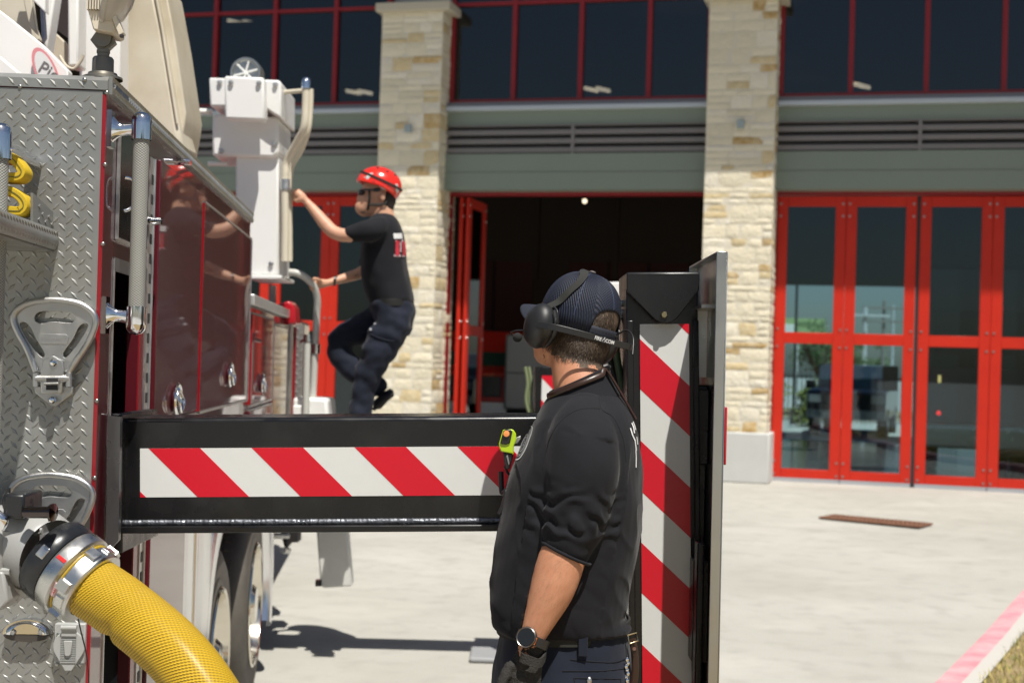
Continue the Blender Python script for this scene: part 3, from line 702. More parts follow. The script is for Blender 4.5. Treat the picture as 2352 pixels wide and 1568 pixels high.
def fold_step(du, dv):
    def P(x, y, yy=-.03):
        p = R(x/3.137*.98+du, (600+y/3.137)*.98+dv, yy); return p
    c0 = P(385, 600); SFr = TF @ Matrix.Translation((c0.x, -.024, c0.z)) @ Matrix.Rotation(math.radians(90), 4, 'X')
    def P2(x, y): p = P(x, y); return (p.x-c0.x, p.z-c0.z)
    lp = [(262, 850), (200, 690), (130, 560), (95, 460), (125, 395), (215, 345), (380, 322), (560, 345), (665, 400), (703, 465), (690, 540), (640, 650), (565, 760), (500, 860)]
    st = MB(TF).tube(smoothpath([P(x, y, -.034) for x, y in lp], 6), .0078, 12).build('folding_step', cast, TR, smooth=60)
    outer = smoothpath([(*P2(x, y), 0) for x, y in ((290, 850), (215, 700), (140, 555), (112, 460), (140, 405), (220, 365), (380, 345), (550, 365), (650, 412), (685, 470), (675, 540), (620, 650), (545, 765), (478, 850), (385, 870))], 4, True)
    slot = smoothpath([(*P2(x, y), 0) for x, y in ((250, 440), (290, 405), (400, 400), (510, 410), (550, 450), (535, 490), (480, 492), (385, 485), (300, 497), (255, 480))], 4, True)
    l = smoothpath([(*P2(x, y), 0) for x, y in ((140, 500), (180, 482), (225, 520), (270, 610), (330, 715), (305, 745), (250, 690), (180, 590))], 4, True)
    r = smoothpath([(*P2(x, y), 0) for x, y in ((650, 510), (620, 490), (575, 520), (530, 610), (460, 710), (480, 750), (540, 690), (610, 590))], 4, True)
    sheet('step_web', [outer, slot, l, r], SFr, .007, cast, st, .0012, 40)
    sheet('name_boss', [[P2(x, y) for x, y in ((285, 590), (300, 572), (485, 578), (502, 598), (490, 645), (300, 640))]], SFr @ Matrix.Translation((0, 0, .004)), .004, cast, st, .001, 40)
    p = P2(395, 608); text('EBERHARD', 'lettering', SFr @ Matrix.Translation((p[0], p[1], .0068)) @ Matrix.Rotation(-.03, 4, 'Z'), .0125, cast, st, .0009, font_sx=.93)
    p = P2(400, 377)
    n = 17
    g = MB(SFr)
    for i in range(n):
        if i == 8: continue
        a = (i-8)/8; q = P2(400+a*125, 380+a*a*10); g.box(q[0]-.0017, q[0]+.0017, q[1]-.0028, q[1]+.0028, .003, .0048)
    g.build('raised_marks', cast, st)
    # hinge block and mount
    sheet('hinge_block', [[P2(x, y) for x, y in ((320, 830), (330, 770), (395, 742), (460, 775), (468, 860), (450, 1000), (318, 1000), (310, 900))]], SFr @ Matrix.Translation((0, 0, .006)), .016, cast, st, .003, 40)
    sheet('mount_plate', [[P2(x, y) for x, y in ((252, 965), (300, 960), (460, 960), (522, 970), (515, 1010), (405, 1095), (375, 1095), (258, 1000))]], SFr @ Matrix.Translation((0, 0, -.012)), .016, cast, st, .003, 40)
    g = MB(TF); a, b = P(262, 900, -.036), P(510, 900, -.036); g.cyl(a, b, .009, n=12)
    a, b = P(262, 860, -.036), P(262, 960, -.036); g.cyl(a, b, .008, n=10); a, b = P(505, 860, -.036), P(505, 960, -.036); g.cyl(a, b, .008, n=10)
    g.build('hinge_barrel', cast, st, smooth=50)
    g = MB(TF); p = P(380, 935, -.048); g.box(p.x-.013, p.x+.013, -.047, -.044, p.z-.016, p.z+.012); g.build('hinge_window', seal, st)
    g = MB(TF); g.cyl(P(325, 938, -.05), P(430, 935, -.05), .0035, n=8); g.build('hinge_pin', cast, st)
    for x, y in ((390, 785), (380, 1060)):
        g = MB(TF); p = P(x, y, -.045); g.lathe([(.009, .01), (.009, 0), (.006, -.003), (0, -.004)], p, (0, 1, 0), 6); g.build('bolt', chrome, st)
fold_step(0, 0); fold_step(-7, 401)
# intake elbow and big yellow hose
grey_p = mat('grey_cast_paint', (.34, .345, .335), .38, bump=(120, .1, 4, .002), var=(12, .4, (.33, .32, .29)))
blk = mat('black_anodised', (.013, .014, .016), .3, spec=.6, rvar=(30, .2, .45))
cpl = mat('coupling_alu', (.62, .62, .6), .3, metal=1, rvar=(30, .22, .42), bump=(90, .15, 4, .001))
ax = Vector((.80, -.22, -.50)).normalized()
h0 = at(213, 1352, 3.02)                # where the jacket leaves the coupling
def al(t): return h0 + ax*t
fl = at(38, 1264, 3.1)
g = MB()
g.tube(smoothpath([(fl.x-.30, 3.42, fl.z+.02), (fl.x-.29, fl.y+.18, fl.z+.02), (fl.x-.2, fl.y+.04, fl.z+.01), (fl.x-.1, fl.y, fl.z), (fl.x-.012, fl.y, fl.z)], 8), .098, 40)
el = g.build('intake_elbow', grey_p, TR, smooth=40)
g = MB(); g.lathe([(.0, -.016), (.108, -.016), (.112, -.01), (.112, .004), (.106, .01), (.098, .012)], fl, (1, -.05, -.06), 48)
for k in range(8):
    a = k*math.tau/8+.3; g.cyl(fl+Vector((.0, .104*math.cos(a), .104*math.sin(a))), fl+Vector((.022, .104*math.cos(a), .104*math.sin(a))), .008, n=6)
g.build('flange', grey_p, el, smooth=40)
g = MB()
cpts = smoothpath([fl+Vector((.0, 0, 0)), lerp(fl, al(-.12), .45)+Vector((.0, 0, .012)), al(-.125)], 10)
g.tube(cpts, [.102-.024*min(1, i/20*1.0) for i in range(len(cpts))], 40, cap=False)
g.build('elbow_throat', grey_p, el, smooth=60)
g = MB(); g.lathe([(.076, -.13), (.083, -.128), (.0905, -.118), (.0925, -.1), (.092, -.086), (.088, -.08), (.06, -.078)], h0, ax, 48)
rg = g.build('black_ring', blk, el, smooth=35)
X_ = ax.orthogonal().normalized(); Y_ = ax.cross(X_)
def rad(a, r, t): return h0 + ax*t + (X_*math.cos(a)+Y_*math.sin(a))*r
def facing(u, v):    # angle round the coupling axis whose surface point looks like (u, v)
    best = None
    for k in range(360):
        p = rad(k*math.tau/360, .09, -.06); d = p-CAM; n_ = (X_*math.cos(k*math.tau/360)+Y_*math.sin(k*math.tau/360))
        if n_.dot(d) > 0: continue
        z_ = d.dot(FWD); uu, vv = CX+F*d.dot(RT)/z_, CY-F*d.dot(UP)/z_
        e = (uu-u)**2+(vv-v)**2
        if best is None or e < best[0]: best = (e, k*math.tau/360)
    return best[1]
def lug(b, a, r0, r1, t0, t1, wdt):
    P = []
    for t in (t0, t1):
        for s_ in (-1, 1):
            for r in (r0, r1): P.append(b.v(rad(a+s_*wdt/r0/2*(1 if r == r0 else .8), r, t)))
    for f_ in ((0, 1, 3, 2), (4, 6, 7, 5), (0, 4, 5, 1), (2, 3, 7, 6), (0, 2, 6, 4), (1, 5, 7, 3)): b.f([P[i] for i in f_])
HOSE = thing('supply_hose', (.1, 2.7, -.19), 'large yellow supply hose with silver coupling curving down from the truck intake', 'hose')
g = MB(); g.lathe([(.06, -.077), (.089, -.077), (.092, -.07), (.092, -.046), (.087, -.042), (.081, -.041), (.081, -.033), (.0835, -.032), (.084, -.004), (.08, .0), (.066, .001)], h0, ax, 56)
for k in range(6): lug(g, k*math.tau/6+.2, .082, .092, -.036, -.010, .026)
cp = g.build('coupling', cpl, HOSE, smooth=30)
for k in range(3): g = MB(); lug(g, k*math.tau/3+.65, .081, .0885, -.028, -.008, .035); g.build('coupling_lug', cpl, cp, bevel=.002)
g = MB(); g.lathe([(.082, -.040), (.0845, -.0385), (.0845, -.036), (.082, -.034)], h0, ax, 40); g.build('brass_gasket', mat('gasket_yellow', (.45, .3, .02), .5), cp)
a0 = facing(165, 1305)
g = MB(); lug(g, a0, .0915, .0935, -.071, -.049, .009); g.build('red_mark', mat('red_mark', (.6, .01, .01), .4), cp)
a1 = facing(158, 1368)
g = MB(); lug(g, a1, .081, .086, -.052, -.03, .036); lb = g.build('maker_label', mat('label_pink', (.62, .42, .4), .5), cp)
Ft = Matrix.Translation(rad(a1, .0865, -.041)) @ Matrix(((Y_*math.cos(a1)-X_*math.sin(a1)), -ax, (X_*math.cos(a1)+Y_*math.sin(a1)))).transposed().to_4x4()
text('U.S.A.', 'lettering', Ft @ Matrix.Translation((0, -.006, 0)), .007, mat('label_red', (.45, .02, .03), .5), lb, .0003)
for off in (0.001,): text('FIRE HOSE', 'lettering', Ft @ Matrix.Translation((0, .004, 0)), .0062, bpy.data.materials['label_red'], lb, .0003)
for k in (0, 1, 2): g = MB(); lug(g, facing(110, 1275)+k*2.1, .090, .0945, -.112, -.092, .03); g.build('latch_tab', cpl, rg, bevel=.002)
jk = mat('hose_rubber', (.68, .43, .006), .5, var=(18, .45, (.52, .33, .02)), coat=.15, coat_rough=.3)
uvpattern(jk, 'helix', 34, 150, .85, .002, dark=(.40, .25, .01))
wpts = [h0-ax*.02, at(290, 1402, 2.98), at(369, 1468, 2.93), at(424, 1525, 2.9), at(478, 1600, 2.87), at(545, 1720, 2.83), at(600, 1880, 2.8), at(640, 2060, 2.78)]
wpts += [Vector((-.36, 2.72, .12)), Vector((-.2, 2.62, -.06)), Vector((.1, 2.4, -.12)), Vector((.7, 2.1, -.125)), Vector((1.6, 1.9, -.125))]
wp = smoothpath(wpts, 14); n = 48
g = MB(); g.uv = g.bm.loops.layers.uv.new('UVMap')
T_ = [(wp[min(i+1, len(wp)-1)]-wp[max(i-1, 0)]).normalized() for i in range(len(wp))]
x = Vector((0, -1, 0)); rings = []; L = 0; Ls = [0]
kink = at(262, 1438, 2.95)
for i, p in enumerate(wp):
    x = (x-T_[i]*x.dot(T_[i])).normalized(); y = T_[i].cross(x)
    if i: L += (p-wp[i-1]).length; Ls.append(L)
    ring = []
    for k in range(n):
        a = math.tau*k/n; d = x*math.cos(a)+y*math.sin(a); q = p+d*.0655
        e = (q-kink).dot(ax); dist = (q-kink).length
        rr = .0655 + .004*math.exp(-((L-.16)/.05)**2)*math.cos(a) - .011*math.exp(-(e/.012)**2)*max(0, 1-dist/.11) + .0006*noise.noise(q*14)
        ring.append(g.v(p+d*rr))
    rings.append(ring)
for i in range(len(wp)-1):
    for k in range(n):
        fc = g.f([rings[i][k], rings[i][(k+1) % n], rings[i+1][(k+1) % n], rings[i+1][k]])
        for l, (a, b) in zip(fc.loops, ((k/n, Ls[i]), ((k+1)/n, Ls[i]), ((k+1)/n, Ls[i+1]), (k/n, Ls[i+1]))): l[g.uv].uv = (a, b)
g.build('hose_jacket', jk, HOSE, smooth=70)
# valve lever, cap and cable on the elbow
g = MB(); a, b = at(60, 1176, 2.97), at(118, 1176, 2.94); g.cyl(a, b, .0125, n=16); g.cyl(at(116, 1160, 2.94), at(117, 1196, 2.94), .006, n=10); g.lathe([(0, 0), (.018, .002), (.019, .008), (0, .012)], at(115, 1176, 2.94), (1, -.2, 0), 16)
g.build('lever', mat('dark_chrome', (.1, .08, .08), .15, metal=1), el, smooth=45)
g = MB(); a, b = at(30, 1165, 3.0), at(58, 1180, 2.99); g.box(a.x-.015, b.x, 2.98, 3.1, b.z-.01, a.z+.03); g.build('lever_boss', blk, el, bevel=.006)
g = MB(); g.ell(at(18, 1152, 3.0), (.012, .012, .022)); g.cyl(at(18, 1140, 3.0), at(18, 1120, 3.0), .006, n=8); g.build('petcock', blk, el, smooth=60)
g = MB(); g.tube(smoothpath([at(2, 1210, 2.98), at(8, 1195, 2.97), at(-8, 1180, 2.97)], 4), .011, 10); g.build('chrome_knob', chrome, el, smooth=60)
g = MB(); g.prism([(at(-20, 1310, 3).x, at(0, 1310, 3).z), (at(12, 1310, 3).x, at(0, 1310, 3).z), (at(22, 1380, 3).x, at(0, 1380, 3).z), (at(6, 1410, 3).x, at(0, 1400, 3).z), (at(-30, 1400, 3).x, at(0, 1400, 3).z)], 1, 2.99, 3.1); g.build('drain_body', grey_p, el, bevel=.006)
g = MB(); g.tube(smoothpath([at(172, 1388, 3.05), at(186, 1450, 3.2), at(201, 1520, 3.3), at(206, 1640, 3.34)], 6), .0017, 6); g.build('cable', rubber, TR, smooth=60)
# marker light
c = R(64, 1452, -.02)
g = MB(TF); 
def hood(a, b):
    t = math.pi*a; rx, rz = .056, .034; e = b
    return (c.x+rx*math.cos(t)*(1-.35*e*e), -.004-.034*math.sin(e*math.pi/2), c.z-.002+rz*math.sin(t)*(1-.25*e*e))
g.grid(hood, 24, 8); g.prism([(c.x+.056*math.cos(math.pi*k/16), c.z-.002+.034*math.sin(math.pi*k/16)) for k in range(17)], 1, -.03, -.026)
ml = g.build('marker_light', chrome, TR, smooth=50)
g = MB(TF); g.prism([(c.x-.054*math.cos(math.pi*k/16), c.z-.004-.016*math.sin(math.pi*k/16)) for k in range(17)], 1, -.03, -.004); g.build('lens', mat('smoky_lens', (.06, .055, .05), .2), ml, smooth=50)
for u in (29, 92):
    p = R(u, 1452, -.036); MB(TF).lathe([(0, -.002), (.005, -.003), (.007, .004)], p, (0, 1, 0), 12).build('screw', cast, ml, smooth=50)
# outlet cover
og = mat('outlet_grey', (.36, .37, .36), .5)
a, b = R(131, 1427, 0), R(199, 1520, 0)
oc = MB(TF).box(a.x, b.x, -.022, -.003, b.z, a.z).build('outlet_box', og, TR, bevel=.003)
cc = R(165, 1478, 0); m_ = R(166, 1537, 0)
g = MB(TF); pts = [(cc.x+.037*math.cos(t), cc.z+.037*math.sin(t)) for t in [math.radians(d) for d in range(-32, 213, 8)]] ; pts.append((cc.x-.008, cc.z-.058)); pts.append((cc.x+.008, cc.z-.058))
g.prism(pts, 1, -.031, -.0225); lid = g.build('outlet_lid', og, oc, bevel=.002)
g = MB(TF); g.box(cc.x-.017, cc.x+.017, -.036, -.031, cc.z+.025, cc.z+.045); g.cyl((cc.x-.018, -.036, cc.z+.045), (cc.x+.018, -.036, cc.z+.045), .006, n=12); g.build('lid_hinge', og, oc, smooth=40)
g = MB(TF); g.box(cc.x-.016, cc.x+.014, -.0325, -.0308, cc.z+.024, cc.z+.034); g.build('lid_slot', seal, oc)
g = MB(TF)
for k in range(15): g.box(cc.x-.019, cc.x+.017, -.0335, -.0308, cc.z+.021-.0042*k, cc.z+.0228-.0042*k)
g.build('lid_ribs', og, lid)
g = MB(TF); g.prism([(cc.x-.011, cc.z+.015), (cc.x+.009, cc.z+.015), (cc.x+.007, cc.z-.017), (cc.x+.003, cc.z-.022), (cc.x-.006, cc.z-.022), (cc.x-.009, cc.z-.017)], 1, -.038, -.033); g.build('lid_tab', og, lid, bevel=.002)
for dx, dz in ((-.028, .026), (.026, .026), (-.028, -.044), (.026, -.044)): MB(TF).lathe([(0, -.003), (.004, -.002), (.005, .001)], (cc.x+dx, -.022, cc.z+dz), (0, 1, 0), 10).build('screw', scr, oc, smooth=50)
# spotlight on the rear corner
bronze = mat('lamp_bronze', (.2, .185, .155), .45, metal=.7, bump=(200, .1, 4, .001))
lampc = mat('lamp_cream', (.62, .56, .45), .5, bump=(200, .1, 4, .001))
pb = R(236, 166, .05); pb.z = ZT
sp = MB(TF).lathe([(.048, 0), (.047, .006), (.036, .010), (.034, .016), (.026, .018), (.0255, .05), (.022, .055), (.0145, .056), (.0145, .064), (.016, .065), (.016, .072), (.011, .073), (.011, .08), (0, .08)], pb, (0, 0, 1), 28).build('spotlight', bronze, TR, smooth=35)
c = pb+Vector((0, 0, .098)); g = MB(TF)
g.cyl((c.x, c.y-.018, c.z), (c.x, c.y+.018, c.z), .021, n=24)
g.prism([(c.x-.03, c.z-.004), (c.x-.02, c.z+.012), (c.x+.02, c.z+.012), (c.x+.03, c.z-.008), (c.x+.012, c.z-.026), (c.x-.012, c.z-.026)], 1, c.y-.01, c.y+.012)
g.build('swivel', bronze, sp, smooth=40)
def LP(u, v, y=.0): return R(u, v, y)
g = MB(TF); yb = .0
poly = [LP(u, v) for u, v in ((201, 22), (252, 26), (268, 70), (260, 76), (214, 68))]
g.prism([(p.x, p.z) for p in poly], 1, yb-.0, yb+.10)
poly = [LP(u, v) for u, v in ((199, -60), (262, -60), (258, 28), (199, 24))]
g.prism([(p.x, p.z) for p in poly], 1, yb+.005, yb+.10)
lh = g.build('lamp_housing', lampc, sp, bevel=.003)
g = MB(TF)
for k in range(9):
    p = LP(202+k*6.3, 24, 0); t = LP(202+k*6.3, -60, 0); g.box(p.x-.0012, p.x+.0022, -.012, .006, p.z, t.z)
g.build('cooling_fins', lampc, lh)
c = LP(252, -20, .03); d_ = Vector((.72, .1, -.18)).normalized()
g = MB(TF); g.lathe([(.0, -.0), (.095, .0), (.1, .006), (.1, .012), (.094, .016), (.09, .03), (.07, .05), (.04, .06), (0, .062)], c+Vector((.0, 0, .01)), d_, 40); g.build('lamp_lens_dome', mat('lamp_lens', (.5, .47, .42), .25, coat=.5), lh, smooth=40)
g = MB(TF); p0, p1 = LP(252, 22), LP(284, 82); g.prism([(q.x, q.z) for q in (LP(252, 24), LP(262, 20), LP(286, 78), LP(275, 86))], 1, -.012, .02); g.build('lamp_bracket', lampc, lh, bevel=.002)
g = MB(TF); q = LP(281, 82); g.box(q.x-.004, q.x+.004, -.014, .0, q.z-.006, q.z+.0); g.build('bracket_screw', seal, lh)
# ---- aerial structure standing on the truck bed
def slab(pts, Y, dp, name, m, parent=TR, bevel=0, tp=0):
    g = MB(); A = [at(u, v, Y) for u, v in pts]; B = [a+Vector((0, dp, 0)) for a in A]
    a = [g.v(p) for p in A]; b = [g.v(p) for p in B]; g.f(a); g.f(b[::-1]); n = len(a)
    for i in range(n): g.f([a[i], a[(i+1) % n], b[(i+1) % n], b[i]])
    return g.build(name, m, parent, bevel=bevel)
cream_d = mat('dusty_cream_paint', (.6, .55, .44), .5, var=(3.5, .75, (.42, .36, .25)), bump=(25, .06, 4, .004))
slab(((283, -40), (352, -40), (372, 60), (412, 300), (424, 345), (300, 345), (276, 170)), 5.6, .25, 'boom_cradle', cream_d, bevel=.02)
slab(((358, -40), (378, -40), (402, 90), (427, 258), (424, 285), (414, 340), (408, 345), (372, 60)), 5.66, .3, 'boom_cradle_side', cream_d, bevel=.012)
g = MB(); g.tube([at(352, -40, 5.6)+Vector((0, -.003, 0)), at(372, 60, 5.6)+Vector((0, -.003, 0)), at(408, 285, 5.6)+Vector((0, -.003, 0))], .006, 8); g.build('cradle_weld', cream_d, TR, smooth=60)
slab(((182, -60), (276, -60), (276, 240), (182, 240)), 5.4, .12, 'white_panel', white_paint, bevel=.006)
slab(((155, -60), (180, -60), (180, 152), (155, 152)), 5.1, .1, 'white_post', white_paint, bevel=.008)
slab(((176, -60), (192, -60), (190, 126), (177, 126)), 5.25, .05, 'white_conduit', white_paint, bevel=.008)
slab(((104, -40), (131, -40), (107, 118), (96, 92)), 5.0, .08, 'white_strut', white_paint, bevel=.008)
slab(((115, -60), (158, -60), (158, 90), (118, 60)), 6.0, .1, 'gap_shade', mat('gap_shade_brown', (.03, .02, .018), .6))  # dark slab standing in for the shade in the gap between the posts
slab(((-60, -20), (20, 40), (98, 103), (156, 162), (156, 300), (-60, 300)), 4.7, .05, 'turntable_cover', white_paint, bevel=.004)
slab(((-60, -60), (66, -60), (62, 20), (88, 90), (80, 100), (-60, -5)), 5.0, .05, 'inner_frame', cream_paint, bevel=.004)
slab(((72, -60), (104, -60), (104, 30), (66, -8)), 4.85, .04, 'frame_gusset', white_paint, bevel=.004)
slab(((92, 20), (98, 20), (102, 85), (96, 95)), 4.9, .03, 'hydraulic_line', mat('blue_grey', (.2, .23, .32), .5))
slab(((40, -60), (64, -60), (84, 80), (66, 60)), 4.92, .03, 'frame_rib', cream_paint, bevel=.004)
slab(((112, 62), (158, 105), (158, 150), (140, 150), (104, 108)), 5.2, .04, 'hose_bracket', cream_d, bevel=.004)
slab(((-60, 110), (0, 130), (40, 165), (40, 300), (-60, 300)), 4.55, .05, 'lower_cover', white_paint, bevel=.004)
g = MB(); g.tube(smoothpath([at(138, 130, 5.15), at(152, 152, 5.1), at(170, 158, 5.1), at(186, 140, 5.1), at(191, 126, 5.1)], 6), .006, 8); g.build('cable', cream_d, TR, smooth=60)
# oval badge, partly hidden by the trim
bc = at(106, 166, 4.68); badge_r = mat('badge_red', (.66, .25, .27), .5); badge_w = mat('badge_white', (.7, .7, .69), .5); badge_k = mat('badge_ink', (.16, .15, .15), .5)
BD = Matrix.Translation(bc) @ Matrix((Vector((.90, 0, -.42)).normalized(), Vector((-.25, 0, .97)).normalized(), Vector((0, -1, 0)))).transposed().to_4x4()
bd = MB(BD); bd.prism([(.050*math.cos(t), .080*math.sin(t)) for t in [k*math.tau/32 for k in range(32)]], 2, 0, .0015); bd = bd.build('badge', badge_r, TR)
g = MB(BD); g.prism([(.039*math.cos(t), .068*math.sin(t)) for t in [k*math.tau/32 for k in range(32)]], 2, .0015, .0025); g.build('badge_field', badge_w, bd)
text('Pierce', 'lettering', Matrix.Translation(bc+Vector((-.026, -.004, .022))) @ Matrix((Vector((.85, 0, -.5)).normalized(), Vector((.2, 0, .97)).normalized(), Vector((0, -1, 0)))).transposed().to_4x4(), .06, badge_k, bd, .0006, 'LEFT', .3)
# ---- control pedestal
YP = 8.0
wp_ = mat('pedestal_white', (.8, .8, .78), .35, coat=.2, var=(5, .25, (.72, .71, .66)))
ped = slab(((541, 355), (640, 355), (640, 632), (568, 632), (541, 632)), YP, .4, 'control_pedestal', wp_, bevel=.012)
slab(((487, 262), (640, 268), (640, 352), (628, 362), (487, 358)), YP-.04, .45, 'control_box', wp_, ped, .015)
slab(((480, 178), (640, 184), (646, 190), (646, 272), (622, 258), (606, 246), (482, 244)), YP-.12, .5, 'control_hood', wp_, ped, .02)
slab(((515, 174), (606, 178), (608, 276), (516, 273)), YP-.26, .1, 'front_cover', wp_, ped, .012)
slab(((566, 632), (646, 632), (646, 640), (566, 640)), YP-.03, .48, 'base_flange', wp_, ped, .004)
for u, v, Y in ((530, 190, 7.73), (594, 192, 7.73), (629, 332, 7.95), (508, 347, 7.95), (504, 190, 7.87), (632, 195, 7.87), (622, 606, 7.99)):
    MB().lathe([(0, -.008), (.012, -.006), (.016, .002)], at(u, v, Y), (0, 1, 0), 8).build('bolt', cast, ped, smooth=50)
g = MB(); gc = at(565, 168, YP+.05); g.lathe([(.0, -.0), (.066, -.0), (.076, -.02), (.084, -.02), (.088, -.01), (.088, .10), (.07, .13), (0, .13)], gc, (0, 1, 0), 36)
gl = g.build('work_lamp', mat('lamp_metal', (.45, .46, .45), .3, metal=.9), ped, smooth=40)
g = MB()
for k in range(6): a = k*math.tau/6+.3; g.cyl(gc+Vector((0, -.012, 0)), gc+Vector((.07*math.cos(a), -.012, .07*math.sin(a))), .005, n=6)
g.build('lamp_guard', white_paint, gl)
ivory = mat('ivory_tube', (.62, .57, .45), .45)
def pipe(pts, r, m=ivory, name='grab_rail', par=None):
    g = MB(); g.tube(smoothpath([at(*p) for p in pts], 8), r, 14); return g.build(name, m, par or ped, smooth=60)
p1 = pipe(((703, 190, 7.9), (702, 240, 7.9), (698, 292, 7.9), (680, 330, 7.95), (660, 368, 8.0), (655, 400, 8.0), (654, 440, 8.0), (655, 520, 8.0), (654, 600, 8.0)), .021)
pipe(((712, 205, 8.05), (711, 250, 8.05), (706, 300, 8.05), (690, 345, 8.1), (668, 385, 8.1), (664, 440, 8.1), (664, 600, 8.1)), .02)
pipe(((655, 212, 8.0), (704, 208, 7.95)), .013)
g = MB(); g.lathe([(.026, -.035), (.0265, 0), (.022, .018), (.012, .027), (0, .03)], at(703, 190, 7.9), (0, 0, 1), 18); g.build('rail_cap', chrome, p1, smooth=50)
for v in (418, 440): pass
g = MB(); g.cyl(at(655, 412, 8.0), at(655, 436, 8.0), .027, n=14); g.build('clamp', alu, p1, smooth=50)
pipe(((424, 254, 7.9), (486, 257, 8.0)), .016, white_paint, 'side_bar'); pipe(((478, 376, 8.1), (524, 377, 8.1)), .014, white_paint, 'side_bar')
for dx, r, yy in ((0, .019, 8.3), ):
    pipe(((664, 625, 8.2), (684, 628, 8.2), (705, 640, 8.22), (722, 660, 8.25), (729, 690, 8.28), (727, 730, 8.3), (724, 800, 8.3), (716, 960, 8.3)), .0205, mat('rail_grey_paint', (.5, .5, .46), .4), 'boarding_rail', TR)
pipe(((706, 775, 8.1), (702, 960, 8.1)), .02, bpy.data.materials['rail_grey_paint'], 'boarding_rail', TR)
MB().cyl(at(726, 790, 8.3), at(725, 812, 8.3), .026, n=14).build('rail_clamp', chrome, TR, smooth=50)
g = MB(); g.cyl(at(706, 768, 8.1), at(706, 785, 8.1), .024, n=14); g.cyl(at(692, 785, 8.2), at(712, 778, 8.1), .012, n=10)
g.build('rail_clamp', chrome, TR, smooth=50)
slab(((672, 912), (752, 914), (760, 1010), (672, 1010)), 8.2, .35, 'step_box', wp_, bevel=.02)
slab(((672, 930), (700, 930), (700, 1000), (672, 1000)), 8.12, .07, 'step_latch', wp_, bevel=.01)
slab(((634, 700), (664, 690), (676, 705), (680, 745), (634, 745)), 8.6, .2, 'red_beacon', mat('red_lens', (.45, .01, .02), .25, coat=.5), bevel=.012)
slab(((622, 655), (632, 655), (632, 700), (622, 700)), 8.5, .04, 'beacon_post', galv)
# ------------------------------------------------------------------ rear outrigger: beam, jack, cover plate
OF = frame(at(1427, 1087, 3.58), 0, .037)
def O(u, v, y=0): return hit(OF, u, v, 1, y)
zt, zp, zb = O(700, 958).z, O(700, 1203).z, O(700, 1215).z
x0 = O(250, 1000).x
g = MB(OF); g.box(x0-.1, 0.005, .0, .26, zp, zt)
beam = g.build('outrigger_beam', black_metal, TR, bevel=.011, seg=3)
g = MB(OF); g.box(x0+.02, .0, -.035, .295, zb-.004, zp-.0005); g.build('beam_flange', black_metal, beam, bevel=.003)
wm = mat('weld_bead', (.16, .17, .19), .4, metal=.7, bump=(45, .9, 5, .008), rvar=(30, .25, .65))
g = MB(OF); nn = 420; g.tube([(x0+.03+(-.03-x0)*i/nn, -.004+.0015*noise.noise(Vector((i*.21, 0, 0))), zp+.006) for i in range(nn+1)], [.0076+.0005*math.sin(i*1.7)+.0012*noise.noise(Vector((i*.13, 3, 0))) for i in range(nn+1)], 10); g.build('weld_bead', wm, beam, smooth=70)
a, b = O(251, 955, -.02), O(288, 1265, -.02)
MB(OF).box(a.x, O(288, 1000).x+.0, -.03, .33, O(260, 1266).z, O(260, 952).z+.004).build('beam_sleeve', black_metal, beam, bevel=.004)
sl = slab(((247, 955), (276, 958), (272, 1240), (243, 1272)), 3.48, .02, 'guide_plate', mat('dark_steel', (.13, .13, .13), .25, metal=.7, rvar=(8, .18, .4)))
def clip(poly, W, H):
    for ax_, lim, sg in ((0, 0, 1), (0, W, -1), (1, 0, 1), (1, H, -1)):
        out = []
        for i in range(len(poly)):
            p, q = poly[i-1], poly[i]; dp, dq = sg*(p[ax_]-lim), sg*(q[ax_]-lim)
            if (dp >= 0) != (dq >= 0): t = dp/(dp-dq); out.append((p[0]+(q[0]-p[0])*t, p[1]+(q[1]-p[1])*t))
            if dq >= 0: out.append(q)
        poly = out
        if not poly: return None
    return poly
stw = mat('reflective_white', (.68, .69, .67), .4, bump=(600, .04, 2, .0005), var=(40, .15, (.6, .6, .58))); strd = mat('reflective_red', (.6, .004, .02), .35, bump=(500, .06, 2, .0005))
def stripes(x0, x1, z0, z1, starts, wd, horiz, parent):
    """white reflective sheet with falling red diagonals (45 degrees)"""
    W, H = x1-x0, z1-z0
    s_ = MB(OF).box(x0, x1, -.0016, -.0002, z0, z1).build('stripe_sheet', stw, parent)
    for st in starts:
        if horiz: q = [(st, H), (st+wd, H), (st+wd+H, 0), (st+H, 0)]
        else: q = [(0, st), (W, st-W*.96), (W, st-wd-W*.96), (0, st-wd)]
        q = clip(q, W, H)
        if q: MB(OF).prism([(x0+a, z0+b) for a, b in q], 1, -.0022, -.0016).build('red_stripe', strd, s_)
pxm = 3.58/F
xa, xb = O(322, 1085).x, O(1420, 1085).x; z1 = O(735, 1027).z; z0 = O(735, 1139).z
stripes(xa, xb, z0, z1, [(28+236*k-8)*pxm*1.0 for k in range(-1, 5)], 118*pxm, True, beam)
